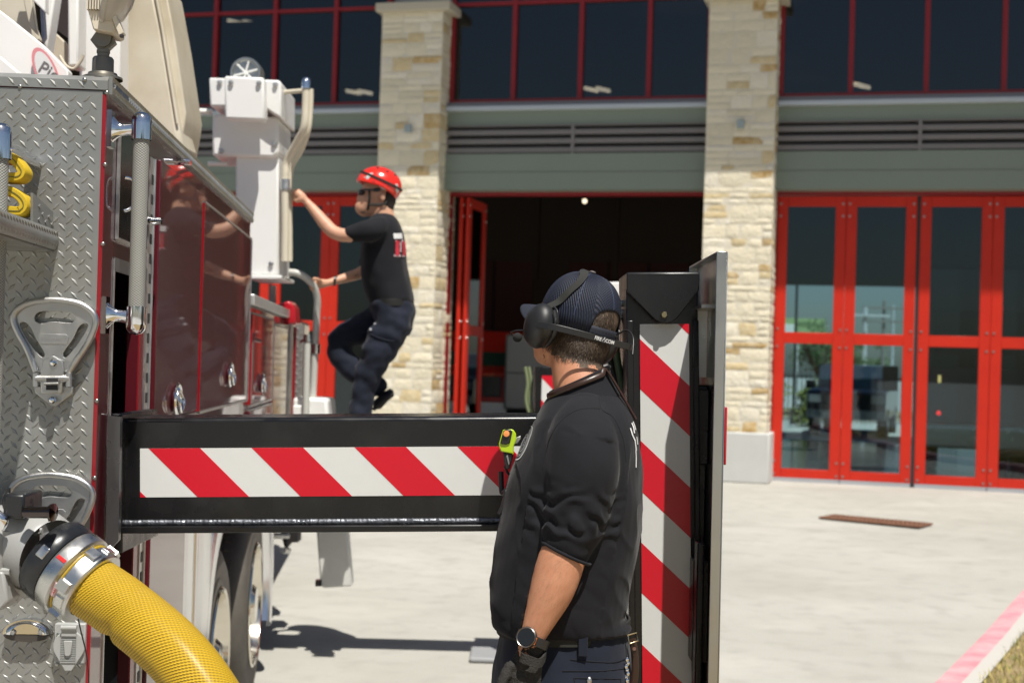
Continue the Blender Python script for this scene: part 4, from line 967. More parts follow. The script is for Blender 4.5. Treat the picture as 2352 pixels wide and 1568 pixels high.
# jack
jx0, jx1 = O(1440, 900).x, O(1605, 900).x; jz1 = O(1520, 626).z; jz0 = -.95
g = MB(OF); g.box(jx0, jx1, .004, .235, jz0+.2, jz1-.03); g.box(jx0, jx0+.017, -.012, .004, jz0+.2, jz1-.12); g.box(jx1-.014, jx1, -.012, .004, jz0+.2, jz1-.12)
jack = g.build('outrigger_jack', black_metal, TR, bevel=.003)
capz = [(1440, 640), (1440, 668), (1504, 734), (1516, 741), (1528, 743), (1542, 740), (1556, 730), (1604, 668), (1607, 640), (1607, 627), (1440, 627)]
g = MB(OF); q = [O(u, v, -.03) for u, v in capz]; g.prism([(p.x, p.z) for p in q], 1, -.03, -.022); cp_ = g.build('cap_flap', black_metal, jack, bevel=.002)
q0, q1 = O(1440, 627, -.03), O(1607, 627, -.03)
MB(OF).box(q0.x, q1.x, -.022, .24, jz1-.045, jz1).build('jack_cap', black_metal, jack, bevel=.004)
MB(OF).lathe([(.0, -.01), (.007, -.01), (.009, -.006), (.009, 0)], O(1525, 723, -.031), (0, 1, 0), 6).build('bolt', mat('brass_bolt', (.4, .34, .2), .35, metal=1), jack)
sx0, sx1 = O(1472, 1100).x, O(1585, 1100).x; sz1, sz0 = O(1528, 744).z, jz0+.22
hs = sz1-sz0
stripes(sx0, sx1, sz0, sz1, [hs-(778-744)*pxm-233*k*pxm for k in range(-1, 7)], 115*pxm, False, jack)
g = MB(OF); g.box(jx0+.03, jx1-.03, .035, .2, jz0-.3, jz0+.45); g.build('jack_leg', galv, jack, bevel=.004)
pz = OF @ Vector(((jx0+jx1)/2, .12, 0)); MB().box(pz.x-.25, pz.x+.25, pz.y-.25, pz.y+.25, -.198, -.17).build('jack_foot', galv, jack, bevel=.01)
# cover plate (pan) beyond the jack
cx0 = (1655-CX)/F*3.36; top = at(1665, 576, 3.34).z; bot = at(1665, 576, 3.34).z-1.75
CF = frame((cx0, 3.36, 0), 0, .008)
bot = .45
g = MB(CF); g.box(.0235, .0265, 0, .52, bot, top); g.box(0, .0235, 0, .004, bot, top); g.box(.0, .0235, .516, .52, bot, top); g.box(0, .0235, .004, .516, top-.004, top); g.box(-.04, 0, .42, .52, top-.1, top-.096)
cov = g.build('outrigger_cover', galv, TR, bevel=.0015)
g = MB(CF); g.box(-.02, .022, .1, .5, top-.13, top-.122); g.box(-.02, .022, .3, .31, top-.3, top-.13); g.build('cover_shelf', galv, cov)
g = MB(CF); g.box(-.016, .022, .26, .42, bot, top-.32); g.build('cover_mount', black_metal, cov, bevel=.004)
g = MB(CF); g.box(-.012, .021, .22, .256, top-.52, top-.33); g.box(-.02, .02, .15, .238, top-1.0, top-.75); g.box(-.018, .0, .1, .15, bot, top-.7); g.build('cover_bracket', black_metal, cov, bevel=.004)
m1, m0 = at(1684, 930, 3.5).z, at(1684, 1066, 3.5).z
g = MB(CF); g.box(.0265, .034, .05, .2, m0, m1); mk_ = g.build('marker_base', mat('smoke_plastic', (.08, .09, .11), .3), cov, bevel=.004)
g = MB(CF); g.box(.034, .041, .052, .198, m0+.003, m1-.003); g.build('marker_lens', bpy.data.materials['red_lens'], mk_, bevel=.006, seg=3)
g = MB(CF); g.box(.0265, .045, .3, .42, top-.22, top-.05); g.box(.0265, .06, .3, .34, top-.2, top-.1); g.build('cover_hook', black_metal, cov, bevel=.006)
# hydraulic fittings and hoses beside the jack
g = MB()
fz = lambda u, v, Y=3.72: at(u, v, Y)
g.cyl(fz(1440, 697), fz(1418, 697), .009, n=10); g.cyl(fz(1440, 718), fz(1420, 720), .011, n=10); g.cyl(fz(1412, 686), fz(1413, 735), .0075, n=6); g.cyl(fz(1413, 733), fz(1414, 765), .006, n=10); g.cyl(fz(1415, 742), fz(1415, 758), .0095, n=6); g.cyl(fz(1424, 697), fz(1408, 697), .0065, n=6)
g.build('hydraulic_fitting', mat('zinc_fitting', (.42, .42, .36), .35, metal=1), jack, smooth=40)
gh = mat('green_hose', (.045, .075, .03), .5); bh = mat('black_hose', (.015, .015, .015), .5)
g = MB(); g.tube(smoothpath([fz(1414, 760), fz(1416, 810), fz(1424, 860), fz(1440, 940), fz(1450, 1050)], 8), .0095, 12); g.build('hydraulic_hose', gh, jack, smooth=60)
g = MB(); g.tube(smoothpath([fz(1422, 725, 3.74), fz(1400, 800, 3.76), fz(1416, 880, 3.78), fz(1438, 980, 3.78)], 8), .009, 12); g.build('hydraulic_hose', bh, jack, smooth=60)
# ------------------------------------------------------------------ front outrigger further along the truck
Y2 = 8.35
b2 = slab(((600, 985), (1240, 968), (1240, 1075), (600, 1092)), Y2, .22, 'front_outrigger_beam', black_metal, bevel=.01)
j2 = slab(((1228, 842), (1312, 840), (1314, 1330), (1230, 1332)), Y2-.06, .24, 'front_outrigger_jack', black_metal, bevel=.006)
OF2 = OF; q = Y2/F
def st2():
    w0, w1 = at(1245, 862, Y2-.065), at(1297, 1300, Y2-.065)
    W, H = w1.x-w0.x, w0.z-w1.z; Fr = Matrix.Translation((w0.x, w0.y, w1.z))
    s_ = MB(Fr).box(0, W, .0, .004, 0, H).build('stripe_sheet', stw, j2)
    for k in range(5):
        st = H+.11-k*.25
        p = clip([(0, st), (W, st-W), (W, st-W-.125), (0, st-.125)], W, H)
        if p: MB(Fr).prism(p, 1, -.001, 0).build('red_stripe', strd, s_)
st2()
MB().box(at(1228, 900, Y2).x+.03, at(1312, 900, Y2).x-.03, Y2, Y2+.12, -.16, .4).build('jack_leg', galv, j2)
fc = ground(1125, 1508)
pd = MB(); pd.box(fc.x-.12, fc.x+.6, fc.y-.2, fc.y+.2, -.2+.004, -.2+.035); tag(pd.build('outrigger_pad', mat('pad_grey', (.3, .31, .32), .5, var=(5, .4, (.36, .36, .36))), bevel=.012), 'flat grey outrigger pad lying on the concrete beside the nearer man', 'pad')
slab(((1386, 648), (1475, 646), (1475, 1180), (1386, 1180)), Y2+.1, .04, 'front_outrigger_cover', wp_, bevel=.008)
slab(((1300, 990), (1400, 990), (1400, 1060), (1300, 1060)), Y2+.141, .06, 'cover_arm', black_metal)
g = MB(); g.box(at(1386, 0, Y2+.1).x, at(1475, 0, Y2+.1).x, Y2+.096, Y2+.1, at(1400, 836, Y2+.1).z, at(1400, 826, Y2+.1).z); g.build('cover_seam', seal, TR)
g = MB()
for du in (0, 8): g.tube(smoothpath([at(1206+du, 842, Y2), at(1212+du, 880, Y2), at(1208+du, 920, Y2), at(1220+du, 960, Y2)], 6), .011, 8)
g.build('hydraulic_hose', mat('pale_green_hose', (.2, .24, .13), .5), j2, smooth=60)
slab(((1228, 842), (1243, 842), (1243, 960), (1228, 960)), Y2-.07, .02, 'jack_edge', black_metal, j2)
# hanging white leg under the beam
slab(((722, 1150), (792, 1150), (808, 1346), (744, 1350), (736, 1345)), 8.6, .12, 'stowed_leg', mat('leg_grey_white', (.6, .6, .57), .45, var=(6, .5, (.5, .49, .45))), bevel=.01)
slab(((724, 1332), (738, 1332), (738, 1346), (724, 1346)), 8.58, .05, 'leg_pin', black_metal)
slab(((650, 1150), (686, 1150), (684, 1245), (668, 1245), (655, 1262), (645, 1225)), 9.2, .15, 'underbody_bracket', dark)
# ------------------------------------------------------------------ inside the bays and the yard beyond
def wheel_at(parent, Fr, x, y, r=.38, wd=.26, m=None):
    t = MB(Fr).lathe([(r*.62, -wd/2), (r*.95, -wd/2), (r, -wd/2+.03), (r, wd/2-.03), (r*.95, wd/2), (r*.62, wd/2)], (x, y, r), (1, 0, 0), 28).build('tyre', rubber, parent, smooth=40)
    MB(Fr).lathe([(0, -wd/2-.004), (r*.2, -wd/2-.004), (r*.5, -wd/2+.03), (r*.63, -wd/2-.002), (r*.63, wd/2+.002), (r*.5, wd/2-.03), (r*.2, wd/2+.004), (0, wd/2+.004)], (x, y, r), (1, 0, 0), 20).build('rim', m or galv, t, smooth=40)
def pickup(name, Fr, label, cat, paint, L=5.6, W=1.95, extra=None):
    """front at -y, wheels on z=0"""
    t = thing(name, None, label, cat, rot=Fr.copy())
    side = [(-L/2, .45), (-L/2-.03, .75), (-L/2+.02, 1.12), (-L/2+.12, 1.18), (-L/2+1.35, 1.24), (L/2-.02, 1.22), (L/2, .5)]
    MB(Fr).prism(side, 0, -W/2, W/2).build('body', paint, t, bevel=.05, seg=3)
    cab = [(-L/2+1.2, 1.2), (-L/2+1.95, 1.83), (-L/2+3.4, 1.87), (-L/2+3.75, 1.2)]
    g = MB(Fr).prism(cab, 0, -W/2+.12, W/2-.12); c = g.build('cab', paint, t, bevel=.05, seg=3)
    gl = mat('car_glass', (.03, .09, .09), .05, spec=.8)
    g = MB(Fr); y0, z0, y1, z1 = -L/2+1.27, 1.245, -L/2+1.9, 1.77; n_ = Vector((0, -(z1-z0), (y1-y0))).normalized()*.012
    q = [Vector(p)+n_ for p in ((-W/2+.2, y0, z0), (W/2-.2, y0, z0), (W/2-.28, y1, z1), (-W/2+.28, y1, z1))]; g.f([g.v(p) for p in q]); g.build('windscreen', gl, c)
    for s_ in (-1, 1):
        x = s_*(W/2-.115); g = MB(Fr)
        g.prism([(-L/2+1.55, 1.27), (-L/2+2.02, 1.74), (-L/2+2.55, 1.76), (-L/2+2.55, 1.27)], 0, x-.006, x+.006); g.build('side_window', gl, c)
        g = MB(Fr); g.prism([(-L/2+2.65, 1.27), (-L/2+2.65, 1.76), (-L/2+3.3, 1.76), (-L/2+3.5, 1.27)], 0, x-.006, x+.006); g.build('side_window', gl, c)
        MB(Fr).box(s_*(W/2-.02), s_*(W/2+.2), -L/2+1.55, -L/2+1.65, 1.2, 1.42).build('mirror', rubber, t, bevel=.02)
        MB(Fr).box(s_*.62, s_*.93, -L/2-.05, -L/2+.05, .86, 1.08).build('headlight', mat('headlight', (.75, .77, .78), .15, metal=.6), t, bevel=.02)
        for y in (-L/2+.95, L/2-1.15): wheel_at(t, Fr, s_*(W/2-.12), y)
    MB(Fr).box(-.58, .58, -L/2-.06, -L/2+.02, .78, 1.1).build('grille', mat('grille_dark', (.03, .03, .03), .3), t, bevel=.02)
    MB(Fr).box(-W/2+.03, W/2-.03, -L/2-.14, -L/2+.04, .46, .7).build('bumper', extra or galv, t, bevel=.03)
    return t
p = ground(1150-105, 1000, z=-.0); zf = .01
# red truck deep inside the open bay and silver one beside it
q = at(1088, 900, 27.5); pickup('parked_pickup', frame((q.x, q.y+2.8, .01), -.05) @ Matrix.Scale(1.22, 4), 'red pickup with white bumper parked inside the open middle bay', 'pickup', mat('dim_red_paint', (.5, .02, .018), .35, coat=.5), W=2.0, extra=white_paint)
q0, q1 = at(1158, 900, 26.5), at(1222, 900, 26.5)
GV = thing('service_truck', (q0.x+.6, 27, .01), 'silver box bodied service truck standing behind the open middle bay door', 'truck'); sil = mat('silver_paint', (.28, .28, .27), .4, metal=.3)
sb_ = MB().box(q0.x, q0.x+1.5, 26.5, 30.5, .75, 2.15).build('box_body', sil, GV, bevel=.04)
g = MB(); g.box(q0.x+.02, q0.x+1.48, 26.49, 26.5, 1.42, 1.44); g.box(q0.x+.7, q0.x+.72, 26.488, 26.5, .77, 1.42); g.build('panel_seam', seal, sb_)
MB().box(q0.x+.05, q0.x+1.45, 26.6, 30.4, .4, .75).build('chassis', dark, GV)
for x in (.25, 1.25):
    for y in (27.3, 29.8): wheel_at(GV, Matrix.Translation((q0.x+x, y, 0)), 0, 0, .42)
# dark ladder truck in the right bay
DT = thing('parked_fire_engine', BF @ Vector((2.3, 7, .01)), 'dark fire engine with door mirror parked inside the right hand bay', 'fire engine')
dkp = mat('dark_engine_paint', (.05, .006, .006), .3, coat=.5)
MB(BF).box(1.15, 3.35, 3.2, 12.0, .6, 3.45).build('body', dkp, DT, bevel=.08, seg=3)
MB(BF).box(1.3, 3.2, 3.15, 3.21, 1.75, 2.7).build('windscreen', mat('cab_glass', (.01, .012, .012), .05), DT)
MB(BF).box(1.1, 3.4, 2.9, 3.3, .45, .85).build('bumper', galv, DT, bevel=.03)
q = hit(BF, 2046, 870, 1, 3.6)
mr_ = MB(BF).box(q.x-.14, q.x+.12, 3.58, 3.66, q.z-.2, q.z+.22).build('door_mirror', rubber, DT, bevel=.03)
MB(BF).box(q.x+.1, 1.2, 3.6, 3.64, q.z-.03, q.z+.01).build('mirror_arm', rubber, mr_)
for y in (4.6, 10.0):
    for x in (1.3, 3.2): wheel_at(DT, BF, x, y, .5, .3)
q = hit(BF, 2156, 948, 1, 3.1); MB(BF).ell(q, .035, n=10, m=6).build('red_lamp', emis('lamp_red', (1, .02, .02), 2), DT, smooth=60)
q = hit(BF, 2158, 870, 1, 3.1); MB(BF).box(q.x-.02, q.x+.02, 3.08, 3.14, q.z-.06, q.z+.06).build('clearance_lamp', emis('lamp_amber', (1, .6, .2), 1.2), DT)
# rubbish on the bay floor seen through the glass: coiled hose
# yard beyond
leaf_m = mat('foliage_green', (.07, .12, .025), .6, vcol=True)
def foliage(c, r, n, size, cols, seed, flat=.85):
    g = MB().usecol(); rn = random.Random(seed); cl = [(Vector((rn.gauss(0, .45)*r[0], rn.gauss(0, .45)*r[1], rn.gauss(.05, .42)*r[2])), rn.uniform(.25, .5)) for _ in range(26)]
    for i in range(n):
        o, s_ = rn.choice(cl); d = Vector((rn.gauss(0, 1), rn.gauss(0, 1), rn.gauss(0, 1))).normalized()*rn.random()**.4
        p = Vector(c)+o+Vector((d.x*r[0]*s_, d.y*r[1]*s_, d.z*r[2]*s_)); k = rn.uniform(.6, 1.4)*size
        a = Vector((rn.gauss(0, 1), rn.gauss(0, 1), rn.gauss(0, .6))).normalized(); b = a.orthogonal().normalized()
        cc = cols[rn.randrange(len(cols))]; f_ = rn.uniform(.7, 1.3); g.c = tuple(min(1, x*f_) for x in cc)
        g.f([g.v(p-a*k), g.v(p+b*k*.5), g.v(p+a*k), g.v(p-b*k*.5)])
    return g
def tree(c, h, r, lab, seed, cols, n=3200, size=.07):
    t = thing('tree', c, lab, 'tree'); c = Vector(c)
    foliage(c+Vector((0, 0, h-r*.9)), (r, r, r*.85), n, size, cols, seed).build('crown', leaf_m, t)
    g = MB(); rn = random.Random(seed); g.tube([c, c+Vector((.1, 0, h*.3)), c+Vector((0, .1, h*.75))], [.2, .15, .06], 8)
    for k in range(5): a = rn.uniform(0, 6.3); g.tube([c+Vector((.05, 0, h*.35+.1*k)), c+Vector((math.cos(a)*r*.4, math.sin(a)*r*.4, h*.6)), c+Vector((math.cos(a)*r*.7, math.sin(a)*r*.7, h*.8))], [.08, .05, .02], 6)
    g.build('trunk', mat('bark', (.12, .09, .06), .9, bump=(20, .6, 6, .02)), t, smooth=60); return t
G1 = [(.07, .13, .03), (.1, .16, .04), (.045, .09, .02)]; G2 = [(.2, .2, .03), (.15, .17, .03), (.1, .13, .02)]
q = at(1888, 960, 52); tree((q.x, 52, 0), 3.3, 1.1, 'round green tree in the yard seen through the left panes of the right bay', 11, G1)
q = at(1990, 960, 66); tree((q.x, 66, 0), 2.6, 1.0, 'low green tree behind the pole seen through the right bay glass', 12, G1)
q = at(1930, 960, 70); tree((q.x, 70, 0), 2.9, 1.3, 'distant olive tree between the poles beyond the right bay', 13, G1)
q = at(1868, 960, 42); H_ = thing('clipped_shrub', (q.x, 42, 0), 'yellow green shrub beside the parked dark pickup beyond the bay', 'shrub')
foliage((q.x, 42, .65), (.75, .5, .65), 2600, .05, G2, 21).build('leaves', leaf_m, H_)
MB().tube([(q.x, 42, 0), (q.x, 42, .8)], [.05, .03], 6).build('stem', bpy.data.materials['bark'], H_)
FN = thing('yard_fence', (at(1900, 900, 46).x, 46, 0), 'dark metal picket fence behind the parked dark pickup', 'fence')
xa, xb = at(1780, 900, 46).x, at(2200, 900, 46).x; bf = mat('fence_black', (.02, .02, .02), .5); g = MB(); g.box(xa, xb, 45.98, 46.02, .25, .3); g.box(xa, xb, 45.98, 46.02, 1.45, 1.5); g.build('rail', bf, FN)
g = MB(); k = 0
while xa+k*.14 < xb: g.box(xa+k*.14, xa+k*.14+.025, 45.99, 46.01, .05, 1.6); k += 1
g.build('picket', bf, FN)
steel_p = mat('pole_steel', (.5, .52, .53), .5)
for u, Y, r, top, lab, arms in ((1981, 60, .13, 765-60, 'thick pale utility pole left of the mirror, seen through the bay glass', 1), (2024, 64, .1, 690, 'slim dark utility pole with crossarms beside the door mirror', 2), (2046, 75, .07, 700, 'thin pale pole furthest right beyond the bay glass', 0)):
    a = at(u, 960, Y); zt_ = at(u, top, Y).z; t = thing('utility_pole', (a.x, Y, 0), lab, 'pole'); mp = steel_p if u != 2024 else mat('pole_wood', (.2, .19, .17), .8)
    MB().cyl((a.x, Y, 0), (a.x, Y, zt_), r, r*.7, n=10).build('pole', mp, t, smooth=60)
    if arms: g = MB(); [g.box(a.x-1.0, a.x+1.0, Y-.15-.05, Y-.15+.05, zt_-.4-.6*k, zt_-.3-.6*k) for k in range(arms)]; g.build('crossarm', mp, t)
a = at(1846, 744, 58); SG = thing('shop_sign', (a.x, 58, 0), 'pale green rectangular sign on posts in the street beyond the bay', 'sign')
s0, s1 = at(1803, 730, 58), at(1892, 764, 58)
sb = MB().box(s0.x, s1.x, 57.9, 58.1, s1.z, s0.z).build('sign_board', mat('sign_green', (.33, .45, .2), .5), SG); MB().box(s0.x-.2, s0.x+.35, 57.85, 57.89, s1.z-.1, s0.z-.25).build('sign_panel', white_paint, sb)
rn = random.Random(5); g = MB()
for k in range(9): x = s0.x+.45+k*.13; g.box(x, x+.08, 57.88, 57.9, s0.z-.32, s0.z-.32+rn.uniform(.12, .2))
g.build('sign_lettering', mat('sign_ink', (.08, .16, .06), .5), sb)
MB().cyl(((s0.x+s1.x)/2-.3, 58, 0), ((s0.x+s1.x)/2-.3, 58, s1.z), .1, n=8).build('post', steel_p, SG)
a = at(1798, 900, 44); t = thing('lamp_post', (a.x+.35, 44, 0), 'dark slim post at the left edge of the right bay glass', 'post'); MB().cyl((a.x+.35, 44, 0), (a.x+.35, 44, 7), .045, n=8).build('shaft', bf, t)
MB().box(a.x+.25, a.x+.45, 43.9, 44.1, 0, .5).build('base', bf, t)
a = at(1960, 1003, 38); pickup('parked_pickup', frame((a.x+.15, 38.5, 0), -.32), 'dark blue pickup parked outside beyond the right bay glass', 'pickup', mat('dark_blue_paint', (.02, .03, .045), .3, coat=.6))
g = MB(); g.box(-40, 60, 47, 47.3, .0, .12); tag(g.build('far_kerb', mat('far_kerb', (.4, .38, .33), .9)), kind='structure')
g = MB(); g.grid(lambda a_, b_: (-60+160*a_, 47.3+12*b_, .1+.02*b_), 4, 2); tag(g.build('far_verge', soil), kind='structure')
# trees behind the photographer, mirrored in the station glass
TC = [(.06, .09, .03), (.045, .07, .02), (.08, .11, .04)]
for k, (x, y, h, r, wh) in enumerate(((12, -44, 9.6, 3.6, 'short'), (20, -47, 11.5, 4.2, 'tall'), (28, -43, 10.2, 3.8, 'round'), (36, -48, 12.5, 4.6, 'broad'), (46, -45, 10.8, 4.0, 'spreading'), (4, -50, 9.0, 3.5, 'small'))):
    tree((x, y, -.2), h, r, '%s dark tree behind the photographer, mirrored in the bay door glass' % wh, 40+k, TC, 2600, .34)
# ------------------------------------------------------------------ people
from mathutils.bvhtree import BVHTree
def cat4(P, n):
    """catmull-rom through tuples of any length"""
    out = []
    for i in range(len(P)-1):
        p0, p1, p2, p3 = P[max(i-1, 0)], P[i], P[i+1], P[min(i+2, len(P)-1)]
        for k in range(n):
            t = k/n; out.append(tuple(.5*((2*b)+(c-a)*t+(2*a-5*b+4*c-d)*t*t+(d-a+3*b-3*c)*t**3) for a, b, c, d in zip(p0, p1, p2, p3)))
    return out+[tuple(P[-1])]
class Body:
    def __init__(s, Y): s.Y = Y; s.s = Y/F; s.b = MB()
    def P(s, u, v, dy=0): return at(u, v, s.Y+dy)
    def limb(s, pts, n=20, flat=1, up=None, k=5, b=None):
        """pts: (u, v, dy, radius in pixels)"""
        q = cat4(pts, k); c = [s.P(*p[:3]) for p in q]; r = [p[3]*s.s*(1+p[2]/s.Y) for p in q]; b = b or s.b
        b.tube(c, r, n, flat=flat, up=up)
        for i in (0, -1): b.ell(c[i], r[i]*.97, n=n, m=10)
    def loft(s, rings, n=40, pw=2.4, k=5, b=None):
        """rings: (v, u_front, u_back, near, far) ellipse-like sections, near/far = depth extents"""
        b = b or s.b; R = []
        for v, u0, u1, a, f_ in cat4(rings, k):
            c = s.P((u0+u1)/2, v); rx = (u1-u0)/2*s.s; ring = []
            for j in range(n):
                t = math.tau*j/n; ct, st = math.cos(t), math.sin(t)
                x = rx*abs(ct)**(2/pw)*(1 if ct > 0 else -1); yy = (f_ if st > 0 else a)*abs(st)**(2/pw)*(1 if st > 0 else -1)
                ring.append(b.v(c+RT*x+Vector((0, yy, 0))))
            R.append(ring)
        for i in range(len(R)-1):
            for j in range(n): b.f([R[i][j], R[i][(j+1) % n], R[i+1][(j+1) % n], R[i+1][j]])
        b.f(R[0][::-1]); b.f(R[-1])
def bvh(o):
    m = abs_mat(o); return BVHTree.FromPolygons([m @ v.co for v in o.data.vertices], [tuple(p.vertices) for p in o.data.polygons])
def onto(bv, u, v, off=.0015):
    d = ray(u, v).normalized(); h = bv.ray_cast(CAM, d)
    return h[0]+h[1].normalized()*(off if h[1].dot(d) < 0 else -off) if h[0] else None
def seam(bv, pts, r, name, m, par, n=6, k=6, flat=1):
    q = [onto(bv, *p, off=r*.4) for p in cat4(pts, k)]; q = [x for x in q if x]
    if len(q) < 3: return None
    g = MB(); g.tube(q, r, n, flat=flat); return g.build(name, m, par, smooth=70)
def decal(bv, polys, name, m, par, off=.0016, sub=6):
    g = MB()
    for poly in polys:           # quads / strips given as left-right pairs
        V = []
        for (a, b) in poly:
            pa, pb = onto(bv, *a, off=off), onto(bv, *b, off=off)
            if pa and pb: V.append((g.v(pa), g.v(pb)))
        for i in range(len(V)-1): g.f([V[i][0], V[i][1], V[i+1][1], V[i+1][0]])
    return g.build(name, m, par)
def stripe_line(pts, wd):
    out = []
    for i, p in enumerate(pts):
        a, b = pts[max(i-1, 0)], pts[min(i+1, len(pts)-1)]; dx, dy = b[0]-a[0], b[1]-a[1]; L = math.hypot(dx, dy) or 1
        out.append(((p[0]-dy/L*wd/2, p[1]+dx/L*wd/2), (p[0]+dy/L*wd/2, p[1]-dx/L*wd/2)))
    return out
def skin_mat(name, col, col2, sss=.12):
    m = mat(name, col, .48, spec=.4, var=(28, .55, col2), bump=(900, .18, 4, .0012)); b = m.node_tree.nodes['Principled BSDF']
    b.inputs['Subsurface Weight'].default_value = sss; b.inputs['Subsurface Radius'].default_value = (.012, .005, .003); b.inputs['Subsurface Scale'].default_value = .6
    return m
skin = skin_mat('tanned_skin', (.55, .265, .155), (.45, .18, .10)); skin2 = skin_mat('fair_skin', (.62, .36, .24), (.55, .27, .17))
shirt_m = mat('black_cotton', (.0115, .0118, .0150), .88, spec=.2, bump=(1400, .3, 2, .0008), var=(6, .5, (.017, .017, .02)))
b_ = shirt_m.node_tree.nodes['Principled BSDF']; b_.inputs['Sheen Weight'].default_value = .08; b_.inputs['Sheen Roughness'].default_value = .4
navy = mat('navy_twill', (.008, .011, .022), .8, spec=.25, bump=(1400, .3, 2, .0008), var=(7, .5, (.018, .023, .042)))
navy.node_tree.nodes['Principled BSDF'].inputs['Sheen Weight'].default_value = .07
leather = mat('brown_leather', (.035, .016, .010), .35, bump=(200, .2, 4, .001)); plast = mat('black_plastic', (.017, .017, .018), .38, bump=(350, .08, 3, .0008), rvar=(20, .3, .5))
webb = mat('black_webbing', (.02, .02, .017), .8, bump=(900, .5, 2, .001)); hair_m = mat('short_hair', (.1, .065, .04), .6, vcol=True)
whitep = mat('print_white', (.75, .75, .75), .6)
# ---------------- nearer man
A = Body(3.28)
foot = Vector((at(1290, 1500, 3.28).x, 3.28, -.2))
M1 = thing('person', foot, 'man in navy cap, headset and pushed up black sleeves standing beside the striped jack', 'person')
yaw, pit, rol = math.radians(42), math.radians(11), math.radians(9)
hc = A.P(1322, 748)
HF = Matrix.Translation(hc) @ Matrix.Rotation(yaw, 4, 'Z') @ Matrix.Rotation(pit, 4, 'X') @ Matrix.Rotation(rol, 4, 'Y')
# body: head, neck, trunk, arms and legs as one surface
b = A.b; S_ = b.F; b.F = HF
b.ell((0, -.012, .03), (.076, .095, .088)); b.ell((0, .02, -.02), (.069, .075, .085)); b.ell((0, .045, -.06), (.056, .052, .05)); b.ell((0, .068, -.088), (.032, .026, .022)); b.ell((0, -.04, -.03), (.062, .06, .065))
b.ell((0, .103, -.025), (.013, .018, .022)); b.ell((0, .09, .01), (.01, .014, .03)); b.ell((0, .088, -.055), (.026, .014, .012)); b.ell((0, .078, .032), (.05, .022, .014))
for s_ in (-1, 1): b.ell((s_*.04, .065, -.02), (.024, .026, .022)); b.ell((s_*.078, -.005, -.012), (.008, .02, .03))
b.F = S_
A.limb([(1320, 800, -.01, 58), (1328, 860, -.028, 61), (1340, 912, -.042, 68), (1350, 955, -.04, 85)])
A.loft([(955, 1262, 1425, .11, .11), (1000, 1245, 1438, .16, .16), (1060, 1222, 1445, .17, .17), (1180, 1195, 1440, .17, .17), (1300, 1175, 1425, .165, .165), (1400, 1165, 1410, .16, .16), (1500, 1165, 1425, .16, .16), (1620, 1160, 1460, .185, .185)])
A.limb([(1340, 1000, -.14, 62), (1336, 1100, -.19, 58), (1322, 1180, -.205, 48), (1306, 1245, -.21, 49), (1290, 1285, -.215, 55), (1268, 1353, -.225, 52), (1240, 1421, -.235, 38), (1226, 1455, -.24, 31), (1217, 1485, -.24, 28), (1206, 1530, -.24, 22)])
A.limb([(1330, 1000, .17, 76), (1290, 1100, .22, 60), (1262, 1230, .23, 50), (1235, 1340, .2, 42), (1210, 1440, .17, 30)])
for s_, du in ((-1, 0), (1, 15)): A.limb([(1300+du, 1600, .085*s_, 95), (1290+du, 1800, .09*s_, 85), (1285+du, 2020, .09*s_, 62), (1280+du, 2200, .095*s_, 60), (1290+du, 2450, .1*s_, 42), (1288+du, 2600, .1*s_, 40)])
body1 = A.b.build('body', skin, M1, remesh=.0065, iters=10)
# stubble and short hair strands
hb = bvh(body1); g = MB().usecol(); rn = random.Random(8); HI = HF.inverted(); cnt = 0
while cnt < 8000:
    u, v = rn.uniform(1225, 1412), rn.uniform(700, 868); p = hb.ray_cast(CAM, ray(u, v).normalized())
    if not p[0]: continue
    q = HI @ p[0]; low = -.085+.02*noise.noise(p[0]*40); nape = q.y < .03
    if not nape or q.z < low-.012: continue
    dens = min(1, max(0, (q.z-low)/.02+.25))
    if rn.random() > dens: continue
    ln = .008*(.5+dens*.6)*rn.uniform(.6, 1.2); d = (HF.to_3x3() @ Vector((rn.gauss(0, .16), -.1+rn.gauss(0, .12), -1)) + p[1]*.2).normalized()
    sd = d.cross(p[1]).normalized()*.00055; f_ = rn.uniform(.5, 1.5); g.c = (.06*f_, .038*f_, .023*f_) if rn.random() < .86 else (.16*f_, .12*f_, .085*f_)
    a = p[0]+p[1]*.0003; g.f([g.v(a-sd), g.v(a+sd), g.v(a+d*ln)]); cnt += 1
g.build('hair', hair_m, M1)
# hair base under the strands
hbm = mat('hair_base', (.085, .055, .035), .7, bump=(600, .6, 3, .002), var=(60, .6, (.16, .11, .075)))
body1.data.materials.append(hbm); BI = (HI @ abs_mat(M1))
for p_ in body1.data.polygons:
    q = BI @ p_.center
    low = -.078+.016*noise.noise(Vector((q.x*40, q.y*40, 3)))
    if q.z > low and q.y < .045 and p_.center.z > 1.4 and q.z-low > -.5 and abs(q.x) < .12 and not (q.z < -.01 and q.y > .0): p_.material_index = 1
# forearm hair
g2 = MB().usecol(); cnt = 0
while cnt < 1500:
    u, v = rn.uniform(1185, 1350), rn.uniform(1250, 1455); p = hb.ray_cast(CAM, ray(u, v).normalized())
    if not p[0] or p[0].y > 3.2: continue
    dn = (A.P(1226, 1455, -.24)-A.P(1288, 1285, -.215)).normalized(); d = (dn+p[1]*.35+Vector((-.4, 0, 0))+Vector((rn.gauss(0, .25), rn.gauss(0, .25), rn.gauss(0, .2)))).normalized()
    sd = d.cross(p[1]).normalized()*.00013; g2.c = (.28, .17, .08); a = p[0]; g2.f([g2.v(a-sd), g2.v(a+sd), g2.v(a+d*rn.uniform(.008, .016))]); cnt += 1
g2.build('arm_hair', hair_m, M1)
